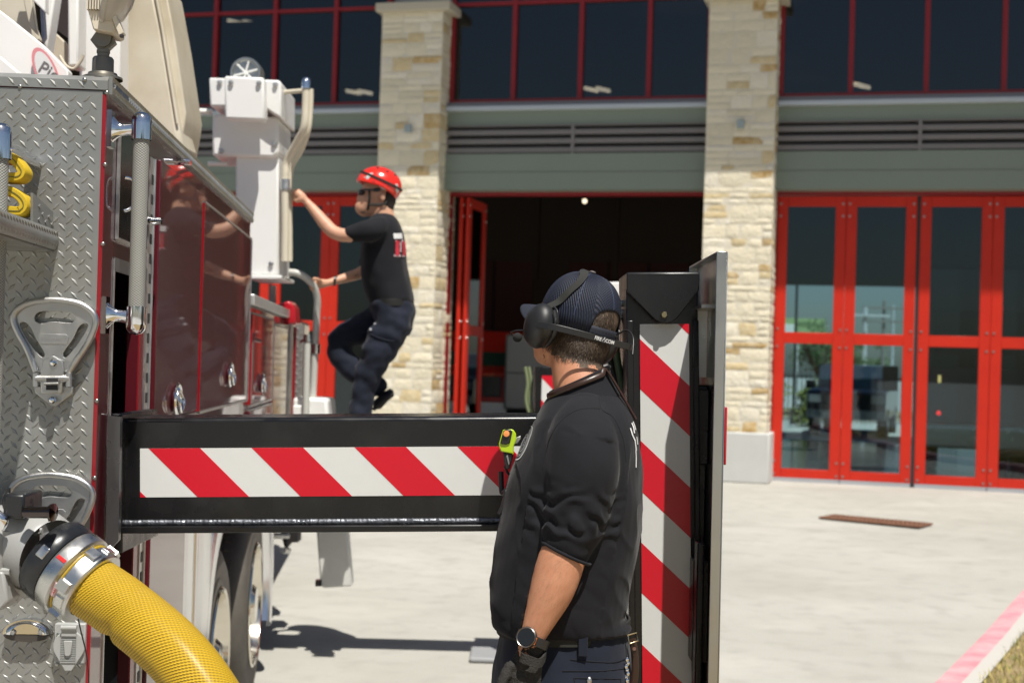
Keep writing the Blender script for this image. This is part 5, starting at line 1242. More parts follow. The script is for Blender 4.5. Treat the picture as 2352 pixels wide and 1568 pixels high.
# cap
cap_m = mat('cap_mesh', (.012, .017, .038), .6, spec=.4, var=(12, .5, (.008, .011, .024))); uvpattern(cap_m, 'helix', 95, 14, .8, .0009, dark=(.006, .008, .016))
cap_f = mat('cap_cloth', (.015, .018, .03), .75, bump=(900, .3, 2, .001))
def dome(th, ph, e=0):
    """th azimuth (0 = right, 90 = front), ph elevation of the crown surface"""
    cx_, cy_ = .0815+e, .100+e; hh = .106+e; c_ = math.cos(ph)**.82
    return Vector((cx_*math.cos(th)*c_, -.006+cy_*math.sin(th)*c_, .018+hh*math.sin(ph)**.92 if ph > 0 else .018))
g = MB(HF); g.uv = g.bm.loops.layers.uv.new('UVMap'); nu, nv = 96, 20; V = {}
def rim(i):      # lower edge: arch over the strap at the back
    th = math.tau*i/nu; d = abs(((th-math.pi*1.5+math.pi) % math.tau)-math.pi)
    return .31*math.sqrt(max(0, 1-(d/.56)**2)) if d < .56 else 0
for i in range(nu):
    th = math.tau*i/nu; r0 = rim(i)
    for j in range(nv+1):
        ph = lerp(r0, math.pi/2-.001, j/nv); p = dome(th, ph)
        if j == 0 and r0 == 0: p = p+Vector((0, 0, -.028))
        elif r0 == 0 and j == 1: p = dome(th, .02)
        elif r0 > 0 and j == 0 and r0 < .12: p = p+Vector((0, 0, -.028*(1-r0/.12)))
        V[i, j] = g.v(p)
for i in range(nu):
    for j in range(nv):
        fc = g.f([V[i, j], V[(i+1) % nu, j], V[(i+1) % nu, j+1], V[i, j+1]])
        if fc:
            front = .9 < math.tau*(i+.5)/nu < 2.24
            if front: fc.material_index = 1
            for l, (a, c_) in zip(fc.loops, ((i, j), (i+1, j), (i+1, j+1), (i, j+1))): l[g.uv].uv = (a/nu, c_/nv)
cap = g.build('cap', [cap_m, cap_f], M1, smooth=180)
so = cap.modifiers.new('s', 'SOLIDIFY'); so.thickness = .0022; so.offset = 1
g = MB(HF); 
for th in (math.pi*1.5, math.pi*1.5-1.05, math.pi*1.5+1.05, math.pi*.5, math.pi*.5-1.05, math.pi*.5+1.05):
    g.tube([dome(th, lerp(.34 if abs(th-math.pi*1.5) < .1 else .03, 1.5, k/14), .0012) for k in range(15)], .0014, 6)
g.build('cap_seam', mat('cap_thread', (.03, .045, .1), .7), cap, smooth=70)
g = MB(HF); g.ell((0, -.006, .129), (.008, .008, .0035), n=14, m=6); g.build('cap_button', mat('button_grey', (.12, .1, .1), .6), cap, smooth=80)
# closure strap with holes
g = MB(HF); st_ = []
def strap(a, b_):
    th = math.pi*1.5-.62+1.24*a; p = dome(th, 0, -.0012); return (p.x, p.y, .018-.028+.021*b_)
g.grid(strap, 26, 3); sp_ = g.build('cap_strap', cap_f, cap, smooth=60); so = sp_.modifiers.new('s', 'SOLIDIFY'); so.thickness = .0014
g = MB(HF)
for k in range(10):
    th = math.pi*1.5-.5+.11*k; p = dome(th, 0, .003); p.z = .0015; g.cyl(p, p+Vector((math.cos(th), math.sin(th), 0))*.0012, .0022, n=8)
g.build('strap_holes', seal, sp_)
# brim
g = MB(HF)
def brim(a, b_):
    x = lerp(-.076, .076, a); e = math.sqrt(max(0, 1-(x/.078)**2)); y0 = -.006+.102*e-.004; ln = .078*(max(0, 1-(abs(x)/.078)**2.6))**.5
    return (x, y0+ln*b_*1.08, .026-.05*(x/.076)**2-.008*b_*b_)
g.grid(brim, 30, 12); br = g.build('brim', cap_f, cap, smooth=80); so = br.modifiers.new('s', 'SOLIDIFY'); so.thickness = .0035
g = MB(HF); g.grid(lambda a, b_: dome(math.pi*.5-.45+.9*a, .45+.75*b_, .0022), 14, 10); g.build('red_patch', mat('patch_red', (.6, .01, .03), .6), cap, smooth=80)
# headset
hd = None
def cup(s_, cen):
    g = MB(HF @ Matrix.Translation(cen))
    prof = [(.031, -.018), (.036, -.012), (.0375, -.004), (.034, -.001), (.038, .002), (.040, .01), (.0385, .022), (.031, .033), (.018, .038), (0, .039)]
    g.F = HF @ Matrix.Translation(cen) @ Matrix.Diagonal((1.05, 1.02, 1.3, 1)); g.lathe(prof, (0, 0, 0), (s_, .12, -.05), 40)
    return g
headset = cup(-1, (-.092, .004, -.022)).build('headset', plast, M1, smooth=60)
cup(1, (.094, .004, -.022)).build('ear_cup', plast, headset, smooth=60)
def flatband(pts, hgt, th, m, name, par, Fr=HF, zdir=(0, 0, 1)):
    g = MB(Fr); q = smoothpath(pts, 8); n = len(q); R_ = []; zd = Vector(zdir)
    for i, p in enumerate(q):
        t = (q[min(i+1, n-1)]-q[max(i-1, 0)]).normalized(); z_ = (zd-t*zd.dot(t)).normalized(); o_ = t.cross(z_)
        R_.append([g.v(p+z_*a*hgt/2+o_*c_*th/2) for a, c_ in ((-1, -1), (1, -1), (1, 1), (-1, 1))])
    for i in range(n-1):
        for k in range(4): g.f([R_[i][k], R_[i][(k+1) % 4], R_[i+1][(k+1) % 4], R_[i+1][k]])
    g.f(R_[0][::-1]); g.f(R_[-1]); return g.build(name, m, par, bevel=.001)
bpts = [(-.128, .012, -.022), (-.131, -.02, -.020), (-.118, -.062, -.016), (-.06, -.112, -.014), (.0, -.128, -.014), (.055, -.127, -.013), (.086, -.108, -.012)]
nb = flatband(bpts, .0145, .003, plast, 'neck_band', headset)
flatband([(.087, -.107, -.012), (.093, -.096, -.0118), (.096, -.082, -.0116)], .0145, .003, plast, 'band_end', headset)
c_ = Vector((-.0285, -.1262, -.0140)); xd = Vector((1, -.30, .0)).normalized(); zd = Vector((.02, .0, 1)); zd = (zd-xd*zd.dot(xd)).normalized(); yd = zd.cross(xd)
TFm = HF @ Matrix.Translation(c_) @ Matrix((xd, zd, xd.cross(zd))).transposed().to_4x4()
text('FIRE', 'lettering', TFm @ Matrix.Translation((-.0155, 0, .0006)), .0112, whitep, nb, .0003, font_sx=.9, bold=.0002)
text('COM', 'lettering', TFm @ Matrix.Translation((.0155, 0, .0006)), .0112, whitep, nb, .0003, font_sx=.9, bold=.0002)
g = MB(TFm); g.tube(smoothpath([(-.0018, -.004, .001), (-.0035, -.001, .001), (-.001, .003, .001), (0.0, .0065, .001), (.0012, .002, .001), (.003, -.0012, .001), (.0015, -.004, .001)], 4), .0005, 6); g.build('flame_mark', whitep, nb)
g = MB(HF); g.tube(smoothpath([(-.112, -.03, .028), (-.115, -.048, .018), (-.112, -.052, -.005), (-.112, -.045, -.018)], 8), .0022, 8); g.build('wire_arm', plast, headset, smooth=60)
g = MB(HF); g.tube(smoothpath([(.112, -.03, .008), (.118, -.05, .022), (.112, -.08, .01), (.1, -.104, -.028)], 8), .0024, 8); g.build('wire_arm', plast, headset, smooth=60)
flatband([(-.1, .002, .024)]+[dome(a, e_, .0045) for a, e_ in ((3.2, .2), (3.35, .45), (3.5, .75), (3.5, 1.05), (3.2, 1.3), (1.57, 1.5), (.3, 1.2), (-.1, .8), (0, .4), (0, .1))], .021, .0025, webb, 'head_strap', headset, zdir=(.0, 1, .15))
g = MB(HF); q = Vector((-.105, .066, -.062)); g.ell(q, (.011, .011, .011)); g.build('microphone', mat('mic_foam', (.015, .015, .015), .95, bump=(500, .8, 2, .002)), headset, smooth=80)
g = MB(HF); g.tube(smoothpath([(-.118, .02, -.04), (-.122, .05, -.045), (-.12, .075, -.055), (-.108, .074, -.062)], 6), .0017, 8); g.build('mic_boom', plast, headset, smooth=60)
# shirt
Sh = Body(3.28)
Sh.loft([(876, 1284, 1398, .055, .06), (888, 1276, 1408, .08, .085), (905, 1264, 1422, .11, .12), (925, 1249, 1434, .15, .16), (950, 1236, 1445, .19, .195), (990, 1214, 1458, .212, .213), (1040, 1188, 1466, .22, .22), (1100, 1168, 1471, .22, .22), (1180, 1154, 1471, .216, .216), (1260, 1136, 1464, .212, .212), (1340, 1126, 1447, .208, .208), (1390, 1124, 1438, .205, .205), (1415, 1126, 1440, .2, .2), (1428, 1132, 1448, .196, .196), (1436, 1142, 1450, .192, .192)], pw=2.5)
Sh.limb([(1345, 960, -.11, 62), (1338, 1010, -.17, 82), (1337, 1080, -.195, 84), (1330, 1150, -.2, 78), (1319, 1200, -.205, 72), (1308, 1236, -.208, 66), (1305, 1246, -.209, 63)], n=28)
Sh.limb([(1345, 960, .11, 62), (1330, 1010, .17, 82), (1300, 1100, .2, 70), (1272, 1210, .21, 58), (1262, 1240, .21, 54)], n=28)
e0, e1 = Sh.P(1337, 1080, -.2), Sh.P(1306, 1250, -.21); ad = (e1-e0).normalized(); alen = (e1-e0).length
def px(p):
    d = p-CAM; z_ = d.dot(FWD); return CX+F*d.dot(RT)/z_, CY-F*d.dot(UP)/z_
def shirt_disp(p, n_):
    u, v = px(p); t = (p-e0).dot(ad)/alen; r = (p-(e0+ad*t*alen)).length
    arm = (p.y < 3.2 and r < .105 and t > -.45)
    if arm:
        ph = (p-e0).dot(ad)/.0195 + 2.2*noise.noise(p*Vector((14, 14, 14)).x*1.0) + 1.1*noise.noise(p*30)
        w_ = min(1, max(0, (t-.12)/.5))*min(1, max(.12, (1.0-t)/.22)); big = noise.noise(Vector((p.x*9, p.y*9, (p.z+p.x*.9)*13)))
        return n_*(.0056*w_*math.copysign(abs(math.sin(ph*math.tau*.5))**.7, math.sin(ph*math.tau*.5))*(.6+.6*noise.noise(p*17)) + .004*big*(1-w_*.6))
    # trunk: folds running down from the armpit, bunched at the belt
    fold = noise.noise(Vector(((p.x+.35*(p.z-1.2))*13, p.y*6, p.z*3.2))); fine = noise.noise(Vector(((p.x-.6*p.z)*24, p.y*12, p.z*8)))
    low = max(0, min(1, (v-1360)/90)); up_ = max(0, min(1, (1000-v)/80)); 
    rdg = (1-abs(noise.noise(Vector(((p.x+.45*(p.z-1.2))*15+3, p.y*7, p.z*4))))*2.2)
    return n_*(.0055*fold*(1-.6*up_) + .0034*max(0, rdg)**3*(1-up_) + .0030*fine*(1-up_) + low*(.010*noise.noise(Vector((p.x*8, p.y*7, p.z*26)))))
shirt = Sh.b.build('shirt', shirt_m, M1, remesh=.005, iters=7, disp=shirt_disp)
sb_ = bvh(shirt)
# sleeve cuff edge
cu = Sh.P(1300, 1268, -.21); g = MB(); rw = 60*Sh.s*.94
cd_ = Vector((-.12, 0, -1)); tilt = Vector((.95, 0, -.42)).normalized(); fr = Vector((0, 1, 0))
ringp = [cu+tilt*rw*1.0*math.cos(a)+fr*rw*.98*math.sin(a) for a in [k*math.tau/36 for k in range(36)]]
g.tube(ringp+[ringp[0], ringp[1]], .0036, 8, cap=False); g.build('cuff_hem', shirt_m, shirt, smooth=80)
for pts in ([(1248, 1075), (1262, 1010), (1290, 965), (1330, 940), (1375, 938)], [(1376, 940), (1378, 915), (1372, 888)], [(1382, 890), (1384, 915), (1382, 940), (1410, 960), (1432, 1010), (1438, 1060)]): seam(sb_, pts, .0011, 'shirt_seam', mat('seam_dark', (.008, .008, .01), .9), shirt)
# collar and leather strap
cc_ = A.P(1332, 874, -.034)
def ringpt(a, r, dz, sl): return cc_+RT*(r*math.cos(a)+.004*dz)+Vector((0, r*math.sin(a), 0))+UP*(sl*math.cos(a)-dz)
g = MB(); g.grid(lambda a, b_: ringpt(math.tau*a, .0665+.026*b_**1.3, .055*b_, .030-.006*b_), 48, 6, cu=True); g.build('collar', shirt_m, shirt, smooth=80)
g = MB(); g.tube([ringpt(math.tau*k/40, .067, -.002, .030) for k in range(42)], .0045, 8, cap=False); g.build('collar_rib', shirt_m, shirt, smooth=80)
q = [ringpt(a, .0735, .004-.0, .030) for a in [math.pi*(1.0+.045*k) for k in range(0, 19)]]+[sb2 for sb2 in (onto(sb_, 1428, 905, .006), onto(sb_, 1444, 935, .006), onto(sb_, 1455, 965, .006)) if sb2]
q = [p for k, p in enumerate(q) if k % 2 == 0 or k > 17]
qq = smoothpath(q, 6); g = MB(); g.tube(qq, [.0065]*len(qq), 10, flat=.45, up=(0, -.6, 1)); g.build('leather_strap', leather, M1, smooth=70)
# chest badge (foreshortened ring) and back lettering
cpx = [(1218, 979), (1224, 981), (1222, 995), (1216, 1012), (1208, 1032), (1197, 1050), (1188, 1056), (1183, 1052), (1187, 1040), (1195, 1020), (1205, 1000), (1213, 985)]
loop_ = cat4(cpx+[cpx[0]], 4)
decal(sb_, [stripe_line(loop_, 1.7)], 'chest_emblem', whitep, shirt, .0018)
cx0_, cy0_ = sum(p[0] for p in cpx)/12, sum(p[1] for p in cpx)/12
rn = random.Random(2)
for f_ in (.78, .5): decal(sb_, [stripe_line([(cx0_+(p[0]-cx0_)*f_, cy0_+(p[1]-cy0_)*f_) for p in loop_], 1.0)], 'emblem_ring', mat('print_grey', (.4, .4, .42), .7), shirt, .0018)
sg = []
for k in range(16): t = k/15; cxx = lerp(1192, 1215, t); cyy = lerp(1042, 993, t); dx, dy = rn.uniform(-4, 4), rn.uniform(-5, 5); sg.append(stripe_line([(cxx, cyy), (cxx+dx, cyy+dy)], .9))
decal(sb_, sg, 'emblem_marks', bpy.data.materials['print_grey'], shirt, .0018)
K = .98*80/738
bl = [[(355, 490), (400, 640), (455, 760), (480, 970)], [(470, 960), (478, 1100), (476, 1340)], [(385, 380), (425, 480), (440, 600)], [(412, 350), (445, 440), (468, 530)], [(490, 675), (512, 840)], [(590, 990), (600, 1180)], [(360, 170), (395, 215)]]
decal(sb_, [stripe_line([(1440*.98+x*K-2.5, 950*.98+y*K) for x, y in q], w_) for q, w_ in zip(bl, (2.6, 2.2, 2.6, 1.8, 1.8, 1.8, 2))], 'back_lettering', whitep, shirt, .002)
# trousers, belt, pocket
Tr = Body(3.28)
Tr.loft([(1408, 1154, 1438, .175, .175), (1450, 1150, 1444, .185, .185), (1540, 1135, 1452, .195, .195), (1600, 1128, 1458, .2, .2), (1680, 1130, 1462, .2, .2), (1760, 1150, 1450, .19, .19)])
for s_, du in ((-1, 0), (1, 12)): Tr.limb([(1300+du, 1700, .09*s_, 118), (1290+du, 1850, .1*s_, 105), (1285+du, 2060, .1*s_, 84), (1282+du, 2200, .1*s_, 80), (1290+du, 2450, .1*s_, 66), (1290+du, 2590, .1*s_, 66)])
def tr_disp(p, n_): return n_*(.006*noise.noise(Vector((p.x*9, p.y*8, p.z*7+p.x*9)))+.002*noise.noise(p*30))
trous = Tr.b.build('trousers', navy, M1, remesh=.009, iters=6, disp=tr_disp)
tb = bvh(trous)
bt = [Tr.P(1294, 1432)+RT*(.151*math.cos(a))+Vector((0, .186*math.sin(a), 0)) for a in [k*math.tau/48 for k in range(48)]]
flatband(bt+[bt[0]], .034, .005, webb, 'belt', M1, Matrix())
q = onto(tb, 1338, 1482, .006); MB().box(q.x-.010, q.x+.010, q.y-.006, q.y+.002, q.z-.022, q.z+.034).build('belt_loop', navy, trous, bevel=.0015)
for pts in ([(1292, 1540), (1340, 1540), (1390, 1539), (1442, 1533)], [(1318, 1556), (1322, 1575)], [(1318, 1556), (1370, 1557), (1425, 1558)], [(1425, 1558), (1426, 1580)], [(1310, 1514), (1360, 1518), (1410, 1520), (1440, 1510)]): seam(tb, pts, .0012, 'trouser_seam', mat('navy_dark', (.004, .005, .01), .9), trous, k=3)
q = onto(tb, 1352, 1562, .004)
if q: g = MB(); g.ell(q, (.006, .004, .009), n=10, m=6); g.tube([q+Vector((0, -.003, -.006)), q+Vector((.003, -.005, -.05))], .0032, 8, flat=.5); g.build('zip_pull', cast, trous, smooth=60)
# boots
for s_, du in ((-1, 0), (1, 12)):
    f_ = Tr.P(1288+du, 2620, .1*s_); g = MB(); g.ell((f_.x-.06, f_.y, -.14), (.15, .052, .06)); g.ell((f_.x+.01, f_.y, -.08), (.07, .05, .1)); g.box(f_.x-.2, f_.x+.08, f_.y-.048, f_.y+.048, -.2, -.175); g.build('boot', rubber, M1, remesh=.01, iters=3)
# key strap on the hip
g = MB(); kp = [Tr.P(1452, 1466, -.1), Tr.P(1458, 1500, -.1), Tr.P(1459, 1540, -.1), Tr.P(1455, 1572, -.1), Tr.P(1446, 1600, -.1)]; g.tube(smoothpath(kp, 6), .0085, 10, flat=.35, up=(1, 0, 0)); ks = g.build('key_strap', leather, M1, smooth=60)
g = MB(); bq = [Tr.P(u, v, -.115) for u, v in ((1441, 1458), (1462, 1452), (1466, 1470), (1446, 1478))]; g.tube(bq+[bq[0]], .0022, 8); g.build('buckle', mat('brass', (.55, .47, .3), .25, metal=1), ks, smooth=50)
g = MB(); g.cyl(Tr.P(1457, 1489, -.112), Tr.P(1457, 1489, -.117), .004, n=12); g.build('rivet', mat('copper', (.6, .3, .2), .3, metal=1), ks)
g = MB()
for k in range(9): g.ell(Tr.P(1440+2.5*math.sin(k*2.1), 1514+8*k, -.125+.004*(k % 2)), (.0045, .003, .006), n=8, m=5)
g.build('key_chain', chrome, ks, smooth=60)
# watch
wc = A.P(1212, 1478, -.275); fa = (A.P(1226, 1455, -.24)-A.P(1240, 1421, -.235)).normalized()
wrist = A.P(1226, 1462, -.24); wx = fa.orthogonal().normalized(); wy = fa.cross(wx)
g = MB(); rr = [wrist+fa*.006+(wx*math.cos(a)+wy*math.sin(a))*.0345 for a in [k*math.tau/36 for k in range(36)]]
flatband(rr+[rr[0]], .02, .004, plast, 'watch', M1, Matrix(), zdir=fa)
wt = bpy.data.objects['watch']
wd = Vector((-.42, -.9, .1)).normalized(); wd = (wd-fa*wd.dot(fa)).normalized(); c0 = wrist+fa*.006+wd*.034
g = MB(); g.lathe([(.021, -.004), (.0225, .0), (.0225, .007), (.0195, .009), (.0185, .0085), (0, .0085)], c0, wd, 36); g.build('watch_case', plast, wt, smooth=40)
g = MB(); g.lathe([(.0205, .0086), (.0213, .0092), (.0205, .0098), (.0195, .0092)], c0, wd, 36); g.build('watch_bezel', mat('bezel_steel', (.3, .27, .25), .3, metal=1), wt, smooth=40)
g = MB(); g.lathe([(.0, .0095), (.0175, .0095), (.018, .009)], c0, wd, 30); g.build('watch_face', black_gloss, wt)
g = MB(); oxx = (fa.cross(wd))*-.021; g.tube([c0+oxx+fa*.008+wd*.004, c0+oxx+wd*.004, c0+oxx-fa*.008+wd*.004], .0018, 6); g.build('orange_trim', org, wt)
# gloved left hand: palm and five fingers hanging, lightly curled
glove_m = mat('work_glove', (.022, .02, .018), .85, bump=(260, .9, 3, .003), var=(60, .5, (.035, .032, .028)))
Gl = Body(3.04)
Gl.limb([(1222, 1490, 0, 30), (1212, 1520, 0, 36), (1202, 1560, 0, 41), (1196, 1600, 0, 42), (1194, 1625, 0, 36)], flat=.62, up=(1, 0, 0))
for k, (du, dy_, ln) in enumerate(((-28, -.012, 92), (-9, -.018, 104), (10, -.014, 98), (27, -.004, 78))):
    x0_, y0_ = 1194+du, 1622-abs(du)*.15
    Gl.limb([(x0_, y0_, dy_*.3, 11.5), (x0_-2, y0_+ln*.35, dy_, 11), (x0_+6, y0_+ln*.68, dy_+.012, 10), (x0_+18, y0_+ln*.92, dy_+.03, 9)], n=12)
Gl.limb([(1172, 1530, -.01, 14), (1155, 1562, -.02, 13), (1150, 1592, -.026, 12), (1158, 1618, -.026, 10)], n=12)
def gl_disp(p, n_): return n_*(.0016*noise.noise(Vector((p.x*40, p.y*40, p.z*90)))+.0008*math.sin(p.z*900+p.x*500))
gv = Gl.b.build('glove', glove_m, M1, remesh=.003, iters=3, disp=gl_disp)
cpt = [Gl.P(u, v, dy_) for u, v, dy_ in ((1203, 1496, -.02), (1198, 1508, -.036), (1215, 1516, -.04), (1238, 1522, -.034), (1250, 1510, -.015), (1254, 1494, .012), (1256, 1480, .02))]
flatband(cpt, .02, .004, glove_m, 'glove_cuff', gv, Matrix(), zdir=(.1, 0, 1))
# yellow-green radio microphone on the chest
RM = thing('radio_microphone', A.P(1168, 1030, -.03), 'lime green and black radio microphone clipped on the chest of the man in the cap', 'radio')
lime = mat('lime_plastic', (.42, .6, .01), .35, coat=.3)
k_ = .98*200/825
def RP(x, y, dy_=-.04): return A.P(1140*.98+x*k_, 860*.98+y*k_, dy_)
def poly_sheet(pts, y0_, y1_, name, m, par, bevel=0):
    g = MB(); a = [g.v(RP(x, y, y0_)) for x, y in pts]; c_ = [g.v(RP(x, y, y1_)) for x, y in pts]; g.f(a); g.f(c_[::-1])
    for i in range(len(a)): g.f([a[i], a[(i+1) % len(a)], c_[(i+1) % len(a)], c_[i]])
    return g.build(name, m, par, bevel=bevel)
poly_sheet([(120, 740), (160, 605), (235, 598), (262, 605), (285, 640), (290, 700), (265, 760), (262, 850), (245, 835), (140, 815), (122, 770)], -.055, -.0, 'body', lime, RM, .003)
poly_sheet([(133, 730), (165, 612), (195, 600), (235, 602), (252, 625), (228, 735), (190, 748), (145, 745)], -.059, -.05, 'face_panel', plast, RM, .002)
poly_sheet([(160, 820), (245, 835), (262, 850), (225, 985), (190, 985), (175, 935)], -.05, -.005, 'lower_body', plast, RM, .003)
poly_sheet([(190, 855), (207, 850), (225, 935), (213, 948)], -.053, -.05, 'side_light', mat('lamp_grey', (.2, .2, .2), .3), RM, .001)
g = MB(); q = RP(193, 643, -.061); g.lathe([(.0072, 0), (.007, .002), (0, .003)], q, (0, -1, .1), 20); g.build('orange_button', mat('button_orange', (.8, .28, .08), .4), RM, smooth=60)
poly_sheet([(255, 690), (330, 665), (335, 690), (300, 735), (262, 745)], -.035, -.01, 'clip', cast, RM, .001)
g = MB(); g.tube(smoothpath([RP(180, 960, -.03), RP(200, 1010, -.02), RP(222, 1040, -.01)], 5), .003, 8); g.build('cable', plast, RM, smooth=60)
g = MB(); g.tube(smoothpath([RP(140, 1010, -.0), RP(150, 1210, -.01), RP(190, 1200, -.03), RP(165, 1330, -.03), RP(125, 1420, -.03)], 6), .006, 8); g.build('coiled_lead', plast, RM, smooth=60)
# ---------------- far man climbing
B2 = Body(8.2)
M2 = thing('person', Vector((at(822, 1100, 8.2).x, 8.2, 0)), 'man in red climbing helmet and black t-shirt climbing up by the white pedestal', 'person')
B2.b.F = Matrix()
def hp(x, y, yy=0): return (820*.98/1*1+x*.98/6.03, 380*.98+y*.98/6.03, yy)
def E(x, y, rx, ry, rz, yy=0, b=None, M=None): (b or B2.b).ell(B2.P(*hp(x, y, yy)), (rx, ry, rz), M=M)
px2 = B2.s*.98/6.03
E(400, 400, .094, .075, .098); E(300, 560, .075, .062, .085); E(215, 640, .06, .05, .055); E(160, 690, .03, .028, .026); E(440, 560, .055, .055, .06)
E(118, 510, .014, .013, .013); E(140, 470, .011, .011, .024); E(135, 590, .016, .024, .010); E(140, 640, .013, .024, .011); E(160, 425, .02, .045, .014)
E(462, 490, .019, .012, .031, yy=-.076); E(455, 492, .012, .02, .02, yy=-.068); E(462, 490, .019, .012, .031, yy=.076)
B2.limb([(878, 470, 0, 24), (880, 492, 0, 25), (882, 515, 0, 30)])
B2.loft([(512, 852, 905, .12, .12), (560, 846, 914, .14, .14), (620, 850, 922, .14, .14), (690, 862, 934, .14, .14), (740, 868, 936, .15, .15)])
B2.limb([(872, 530, -.15, 15), (840, 534, -.22, 15), (800, 541, -.22, 16), (768, 534, -.2, 15.5), (745, 512, -.18, 15), (722, 484, -.16, 12), (704, 463, -.15, 9)])
B2.limb([(874, 540, .15, 15), (862, 590, .2, 15), (835, 622, .2, 14), (800, 636, .18, 12), (772, 644, .15, 9.5), (752, 650, .12, 8.5)])
def hand(wr, kn, grip, r=5.0):
    """wr wrist, kn knuckles centre, grip list of fingertip chains"""
    B2.limb([(*wr, 8), (*[(a+c_)/2 for a, c_ in zip(wr, kn)], 11), (*kn, 11)], n=14)
    for ch in grip: B2.limb([(*p, r_) for p, r_ in zip(ch, (r, r*.95, r*.85))], n=8)
hand((702, 461, -.15), (686, 446, -.15), [[(684+2*k, 436+5*k, -.15), (674+1*k, 440+5*k, -.14), (676+k, 447+4*k, -.1)] for k in range(4)]+[[(694, 456, -.17), (682, 462, -.16), (674, 458, -.13)]])
hand((752, 650, .12), (732, 652, .1), [[(728, 643+5*k, .09), (714+k, 646+5*k, .07), (712+2*k, 652+5*k, .03)] for k in range(4)]+[[(736, 644, .07), (722, 640, .03), (712, 646, .02)]])
B2.limb([(900, 740, -.09, 30), (866, 800, -.1, 25), (840, 860, -.1, 20), (828, 930, -.1, 17), (824, 1020, -.1, 17), (822, 1075, -.1, 15)])
B2.limb([(893, 738, .09, 28), (832, 760, .1, 24), (784, 788, .1, 19), (800, 835, .1, 16), (840, 870, .1, 15), (868, 895, .1, 12)])
body2 = B2.b.build('body', skin2, M2, remesh=.008, iters=7)
# hair, helmet, glasses, straps
dkh = mat('dark_hair', (.02, .013, .01), .7, bump=(300, .6, 3, .004))
g = MB(); E(520, 510, .056, .066, .085, b=g); E(535, 600, .040, .055, .055, b=g); E(400, 410, .07, .077, .05, b=g); g.build('hair', dkh, M2, remesh=.006, iters=3)
g = MB(); E(205, 695, .040, .045, .026, b=g); g.build('beard', mat('stubble', (.22, .13, .09), .8, bump=(300, .5, 3, .003)), M2, remesh=.006, iters=3)
g = MB(); E(140, 575, .012, .026, .007, b=g); g.build('moustache', dkh, M2, smooth=60)
hel = mat('helmet_red', (.75, .025, .012), .22, coat=.6)
hcn = B2.P(*hp(415, 330)); HM = Matrix.Translation(hcn) @ Matrix.Rotation(math.radians(13), 4, 'Y') @ Matrix.Rotation(math.radians(0), 4, 'Z')
g = MB(HM)
def helm(a, b_):
    th = math.tau*a; lo = -.22-.30*max(0, math.cos(th))**2*1.0 + (.16*math.cos(2*th)*0)
    lo = -.16-.42*max(0, math.cos(th-.0))**1.5-.10*math.sin(th)**2*0; ph = lerp(lo, math.pi/2, b_)
    e = 1+.05*max(0, 1-b_*6)
    return (.131*math.cos(th)*math.cos(ph)*e, .108*math.sin(th)*math.cos(ph)*e, .104*math.sin(ph)+.004)
g.grid(helm, 48, 20, cu=True); he = g.build('helmet', hel, M2, smooth=70); so = he.modifiers.new('s', 'SOLIDIFY'); so.thickness = .004
g = MB(HM)
def hs(a, e=1.035, z=.005): th = math.tau*a; ph = math.asin(max(-1, min(1, (z-.022*math.cos(th))/.104))); return Vector((.131*math.cos(th)*math.cos(ph)*e, .108*math.sin(th)*math.cos(ph)*e, .104*math.sin(ph)+.004))
flatband([hs(k/24, z=.022) for k in range(25)], .014, .004, webb, 'lamp_strap', he, HM)
refl_ = mat('reflective_grey', (.6, .62, .62), .4)
def hpnt(th, ph, e=1.02): return (.131*math.cos(th)*math.cos(ph)*e, .108*math.sin(th)*math.cos(ph)*e, .104*math.sin(ph)+.004)
for name, ring in (('reflective_patch', [(-2.55, .02), (-2.2, .12), (-2.1, .42), (-1.9, .48), (-2.0, .12), (-2.1, -.1)]), ('reflective_patch', [(-1.65, .02), (-1.2, -.05), (-1.0, -.28), (-1.25, -.3), (-1.6, -.12)]), ('reflective_patch', [(-.75, .2), (-.6, .25), (-.35, -.12), (-.45, -.28), (-.65, -.1)])):
    g = MB(HM); a = [g.v(hpnt(t, p)) for t, p in ring]; c_ = g.v(hpnt(sum(t for t, p in ring)/len(ring), sum(p for t, p in ring)/len(ring), 1.03))
    for i in range(len(a)): g.f([a[i], a[(i+1) % len(a)], c_])
    g.build(name, refl_, he)
g = MB(HM)
for t, p in ((-1.75, -.08), (-1.9, .9), (-1.2, .8), (-.6, .75)): g.cyl(hpnt(t, p, .98), hpnt(t, p, 1.03), .009, n=10)
g.build('vent_holes', seal, he)
g = MB(); g.tube([B2.P(*hp(x, y, yy)) for x, y, yy in ((275, 390, -.078), (278, 520, -.078), (262, 640, -.06), (230, 730, -.02), (215, 745, .0))], .007, 8, flat=.4, up=(1, 0, 0)); g.tube([B2.P(*hp(x, y, yy)) for x, y, yy in ((270, 605, -.068), (400, 605, -.075), (500, 590, -.07), (540, 520, -.06))], .0065, 8, flat=.4); g.build('chin_strap', webb, M2, smooth=60)
g = MB(); E(185, 440, .03, .062, .022, b=g, M=Matrix.Rotation(math.radians(8), 4, 'Y')); g.box(*(lambda p, q: (p.x, q.x, 8.2-.08, 8.2-.074, q.z-.005, q.z+.006))(B2.P(*hp(200, 410)), B2.P(*hp(450, 420)))); g.build('sunglasses', black_gloss, M2, smooth=50)
